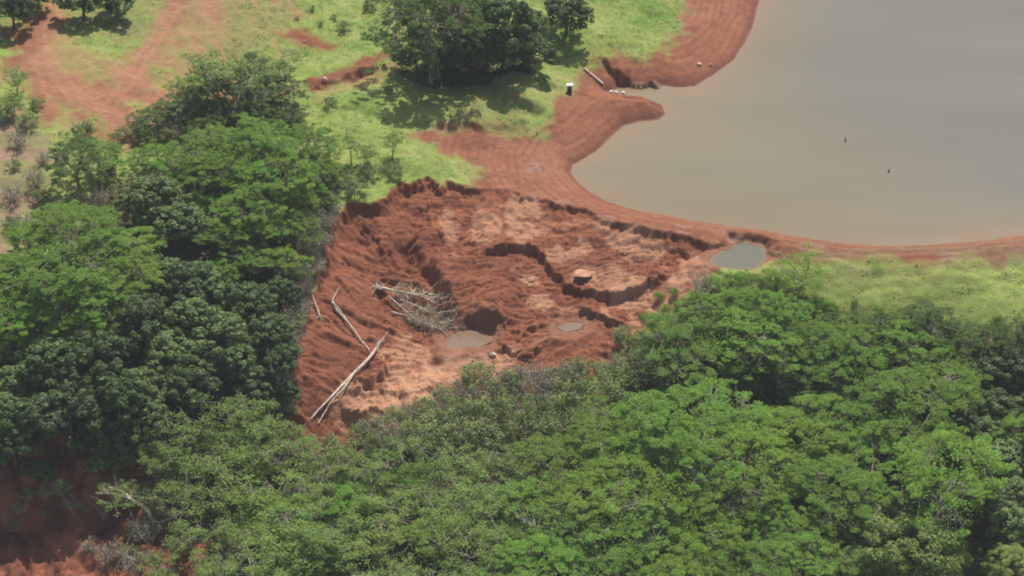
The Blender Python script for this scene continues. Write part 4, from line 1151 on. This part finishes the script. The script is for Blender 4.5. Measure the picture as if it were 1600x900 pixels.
fallen('branchy toppled tree with withered grey leaves above the brown puddle',
       [([(590, 448), (608, 453), (630, 457), (652, 461), (670, 470)], [0.5, .9, 1.0, 1.0, .9], 0.28), ([(606, 463), (625, 478), (640, 492), (660, 505), (690, 515)], [.6, .8, .8, .8, .5], 0.20),
        ([(612, 488), (635, 494), (655, 500), (680, 508), (702, 512)], [.4, .6, .7, .6, .4], 0.16), ([(625, 468), (650, 478), (675, 490), (695, 500)], [.7, 1, 1, .8], 0.14)],
       26, 9, leaf=8, roots=20, twig_len=2.5)
fallen('bleached log lying along the near edge of the pit', [([(806, 584), (830, 582), (855, 579), (882, 575)], [.3, .3, .3, .3], 0.22)], 3, 11, twig_len=1.0)
fallen('bare pale snag standing upright in the wispy wood', [([(428, 716), (430, 700), (433, 688), (437, 678)], [0.2, 2.2, 4.0, 5.5], 0.20)], 3, 13, twig_len=1.4)
fallen('grey leaning limb hanging over the red ravine',
       [([(238, 812), (232, 800), (222, 790), (200, 778), (175, 772), (150, 771)], [1.5, 3, 3.6, 4, 4, 4], 0.34), ([(222, 790), (190, 768), (170, 762)], [3.6, 4.2, 4.2], 0.22),
        ([(258, 778), (230, 779), (200, 775)], [3.4, 3.8, 4.0], 0.22)], 6, 15, group='dead limbs by the ravine', mat=M_DEAD)
fallen('grey crooked limb lying on the bank of the red ravine', [([(275, 806), (255, 815), (232, 818), (215, 830), (200, 845)], [1.2, 1.2, 1.2, .8, .4], 0.28)], 5, 17, group='dead limbs by the ravine', mat=M_DEAD)

# ---------------------------------------------------------------- rocks and clay slabs
def rock(name, px, py, wpx, hpx, mat, label, cat, group, seed, flat=1.0):
    import bmesh
    bm = bmesh.new(); bmesh.ops.create_icosphere(bm, subdivisions=3, radius=1)
    p = on_ground(px, py); s = pxm(p[1], p[2]); r = random.Random(seed)
    planes = [(Vector((r.gauss(0, 1), r.gauss(0, 1), r.gauss(0, 1))).normalized(), r.uniform(0.5, 0.85)) for _ in range(9)]
    for v in bm.verts:
        for nrm_, dd in planes:
            e = v.co.dot(nrm_) - dd
            if e > 0: v.co -= nrm_ * e * 0.9
        v.co *= 1 + 0.06 * r.gauss(0, 1) * 0.4
        v.co = Vector((v.co.x * wpx / s / 2, v.co.y * wpx / s / 2 * 0.8, v.co.z * hpx / s / 2 / 0.85 * flat))
    me = bpy.data.meshes.new(name); bm.to_mesh(me); bm.free(); me.materials.append(mat)
    o = bpy.data.objects.new(name, me); C.objects.link(o)
    o.location = (p[0], p[1], p[2] + 0.18 * hpx / s); o.rotation_euler = (r.gauss(0, .1), r.gauss(0, .1), r.uniform(0, 6.28))
    return tag(o, label, cat, group)


for i, (a, b_, w_, h_, lb) in enumerate([(507, 126, 10, 8, 'pale boulder at the lower end of the red track'), (431, 154, 9, 7, 'white rock on red soil beside the grey wispy tree'),
                                         (1092, 101, 9, 6, 'larger pale rock on the red shore slope'), (1110, 103, 6, 5, 'smaller pale rock close to the reservoir water'),
                                         (475, 66, 6, 5, 'small pale rock on the bare red patch, upper one'), (458, 78, 6, 5, 'small pale rock on the bare red patch, lower one'),
                                         (770, 555, 12, 7, 'pale clay block beside the brown puddle')]):
    rock('boulder', a, b_, w_, h_, M_ROCK, lb, 'rock', 'pale rocks', 20 + i)
for i, (a, b_, w_, h_, lb) in enumerate([(913, 429, 40, 7, 'large pale clay slab on the shelf in the middle of the pit'),                                          (553, 640, 26, 16, 'broken clay block at the lowest point of the pit'), (600, 640, 22, 12, 'cracked clay block below the long forked trunk'),
                                         (830, 436, 18, 6, 'thin pale clay slab left of the dark crack')]):
    rock('clay_block', a, b_, w_, h_, M_CLAY, lb, 'clay block', 'clay blocks in the pit', 50 + i, 0.6)

# ---------------------------------------------------------------- intake works by the reservoir
def box_mesh(name, sx, sy, sz, mat, parent, loc=(0, 0, 0), bev=0.03):
    import bmesh
    bm = bmesh.new(); bmesh.ops.create_cube(bm, size=1)
    for v in bm.verts: v.co = Vector((v.co.x * sx, v.co.y * sy, v.co.z * sz))
    bmesh.ops.bevel(bm, geom=bm.edges[:], offset=bev, segments=2, affect='EDGES')
    me = bpy.data.meshes.new(name); bm.to_mesh(me); bm.free(); me.materials.append(mat)
    o = bpy.data.objects.new(name, me); C.objects.link(o); o.location = loc
    if parent: o.parent = parent
    return o


p = on_ground(890, 145)
hut = empty('gauge_hut', p)
box_mesh('wall', 0.85, 0.8, 1.5, M_GREY, hut, (0, 0, 0.7))
box_mesh('roof', 1.15, 1.0, 0.16, M_WHITE, hut, (0, 0, 1.532))
box_mesh('door', 0.5, 0.04, 1.0, M_BUOY, hut, (-0.08, -0.423, 0.6), 0.01)
T = Tubes(); T.add([(0.35, 0.2, 1.6), (0.35, 0.2, 2.9)], [0.04, 0.03], 6); v, f = T.arrays()
mesh_np('mast', v, f, M_WHITE, hut, smooth=True)
tag(hut, 'small grey gauge hut with white roof on the grass near the inlet', 'hut')
for i, (a, b_) in enumerate([(955, 145), (963, 146), (973.5, 146.5)]):
    p = on_ground(a, b_); 
    z = max(p[2], 0.0)
    q_ = P(a, b_, z + 0.2); o = empty('white_barrel', (q_[0], q_[1], z - 0.05))
    T = Tubes(); R0 = 0.34
    T.add([(0, 0, 0), (0, 0, 0.03), (0, 0, 0.22), (0, 0, 0.45), (0, 0, 0.60), (0, 0, 0.64), (0, 0, 0.645)], [0.05, R0 * 0.9, R0, R0, R0 * 0.93, R0 * 0.8, 0.02], 14)
    v, f = T.arrays(); mesh_np('drum', v, f, M_WHITE, o, smooth=True)
    T = Tubes(); T.add([(0, 0, 0.643), (0, 0, 0.68), (0, 0, 0.70), (0, 0, 0.701)], [0.12, 0.12, 0.1, 0.01], 10); v, f = T.arrays(); mesh_np('cap', v, f, M_CONC, o, smooth=True)
    tag(o, ['white barrel deepest into the inlet, first of three in a line', 'middle white barrel of the three in the inlet', 'white barrel nearest the open reservoir, last of three'][i], 'barrel', 'white barrels in the inlet')
for nm, a, b_, lb in [('concrete_beam', (921, 116), (942, 133), 'long pale concrete beam sloping down into the inlet'), ('concrete_beam', (913, 108.5), (919.5, 114.5), 'short broken piece of pale beam at the top of the inlet slope')]:
    p, q_ = on_ground(*a), on_ground(*b_)
    c = (p + q_) / 2; d = q_ - p; L = np.linalg.norm(d)
    o = box_mesh(nm, L, 0.38, 0.30, M_CONC, None, tuple(c + np.array([0, 0, 0.22])))
    o.rotation_euler = Vector(d).to_track_quat('X', 'Z').to_euler()
    tag(o, lb, 'beam', 'concrete beams by the inlet')
for i, (a, b_, lb) in enumerate([(1321, 217, 'dark slim marker float, farther out on the reservoir'), (1389, 265, 'dark slim marker float, nearer the dam shore')]):
    q_ = P(a, b_, 0.4); o = empty('marker_float', (q_[0], q_[1], 0))
    T = Tubes(); T.add([(0, 0, -0.1), (0, 0, 0.02), (0, 0, 0.20), (0, 0, 0.30), (0, 0, 0.31)], [0.1, 0.24, 0.24, 0.12, 0.02], 10); v, f = T.arrays(); mesh_np('float', v, f, M_BUOY, o, smooth=True)
    T = Tubes(); T.add([(0, 0, 0.3), (0.02, 0, 0.95), (0.02, 0, 0.96)], [0.08, 0.07, 0.01], 8); v, f = T.arrays(); mesh_np('stem', v, f, M_BUOY, o, smooth=True)
    o.scale = (0.7, 0.7, 0.75)
    tag(o, lb, 'float', 'marker floats on the reservoir')

# ---------------------------------------------------------------- air
if HAZE > 0:
    hm = bpy.data.materials.new('haze'); hm.use_nodes = True
    t = hm.node_tree; t.nodes.clear()
    out = t.nodes.new('ShaderNodeOutputMaterial'); pv = t.nodes.new('ShaderNodeVolumePrincipled')
    pv.inputs['Color'].default_value = (0.86, 0.92, 1.0, 1); pv.inputs['Density'].default_value = HAZE; pv.inputs['Anisotropy'].default_value = 0.0
    t.links.new(pv.outputs[0], out.inputs['Volume'])
    zb = float(Z.min()) - 1.0; zt = CAMZ + 6
    hx, hy0, hy1 = 2600.0, -2400.0, 3000.0
    v = [(-hx, hy0, zb), (hx, hy0, zb), (hx, hy1, zb), (-hx, hy1, zb), (-hx, hy0, zt), (hx, hy0, zt), (hx, hy1, zt), (-hx, hy1, zt)]
    f = [(0, 3, 2, 1), (4, 5, 6, 7), (0, 1, 5, 4), (1, 2, 6, 5), (2, 3, 7, 6), (3, 0, 4, 7)]
    hz_o = mesh_np('haze', np.array(v), np.array(f), hm)
    tag(hz_o, 'thin pale haze over the whole valley', 'haze', kind='stuff')
print('things placed', len(placed))
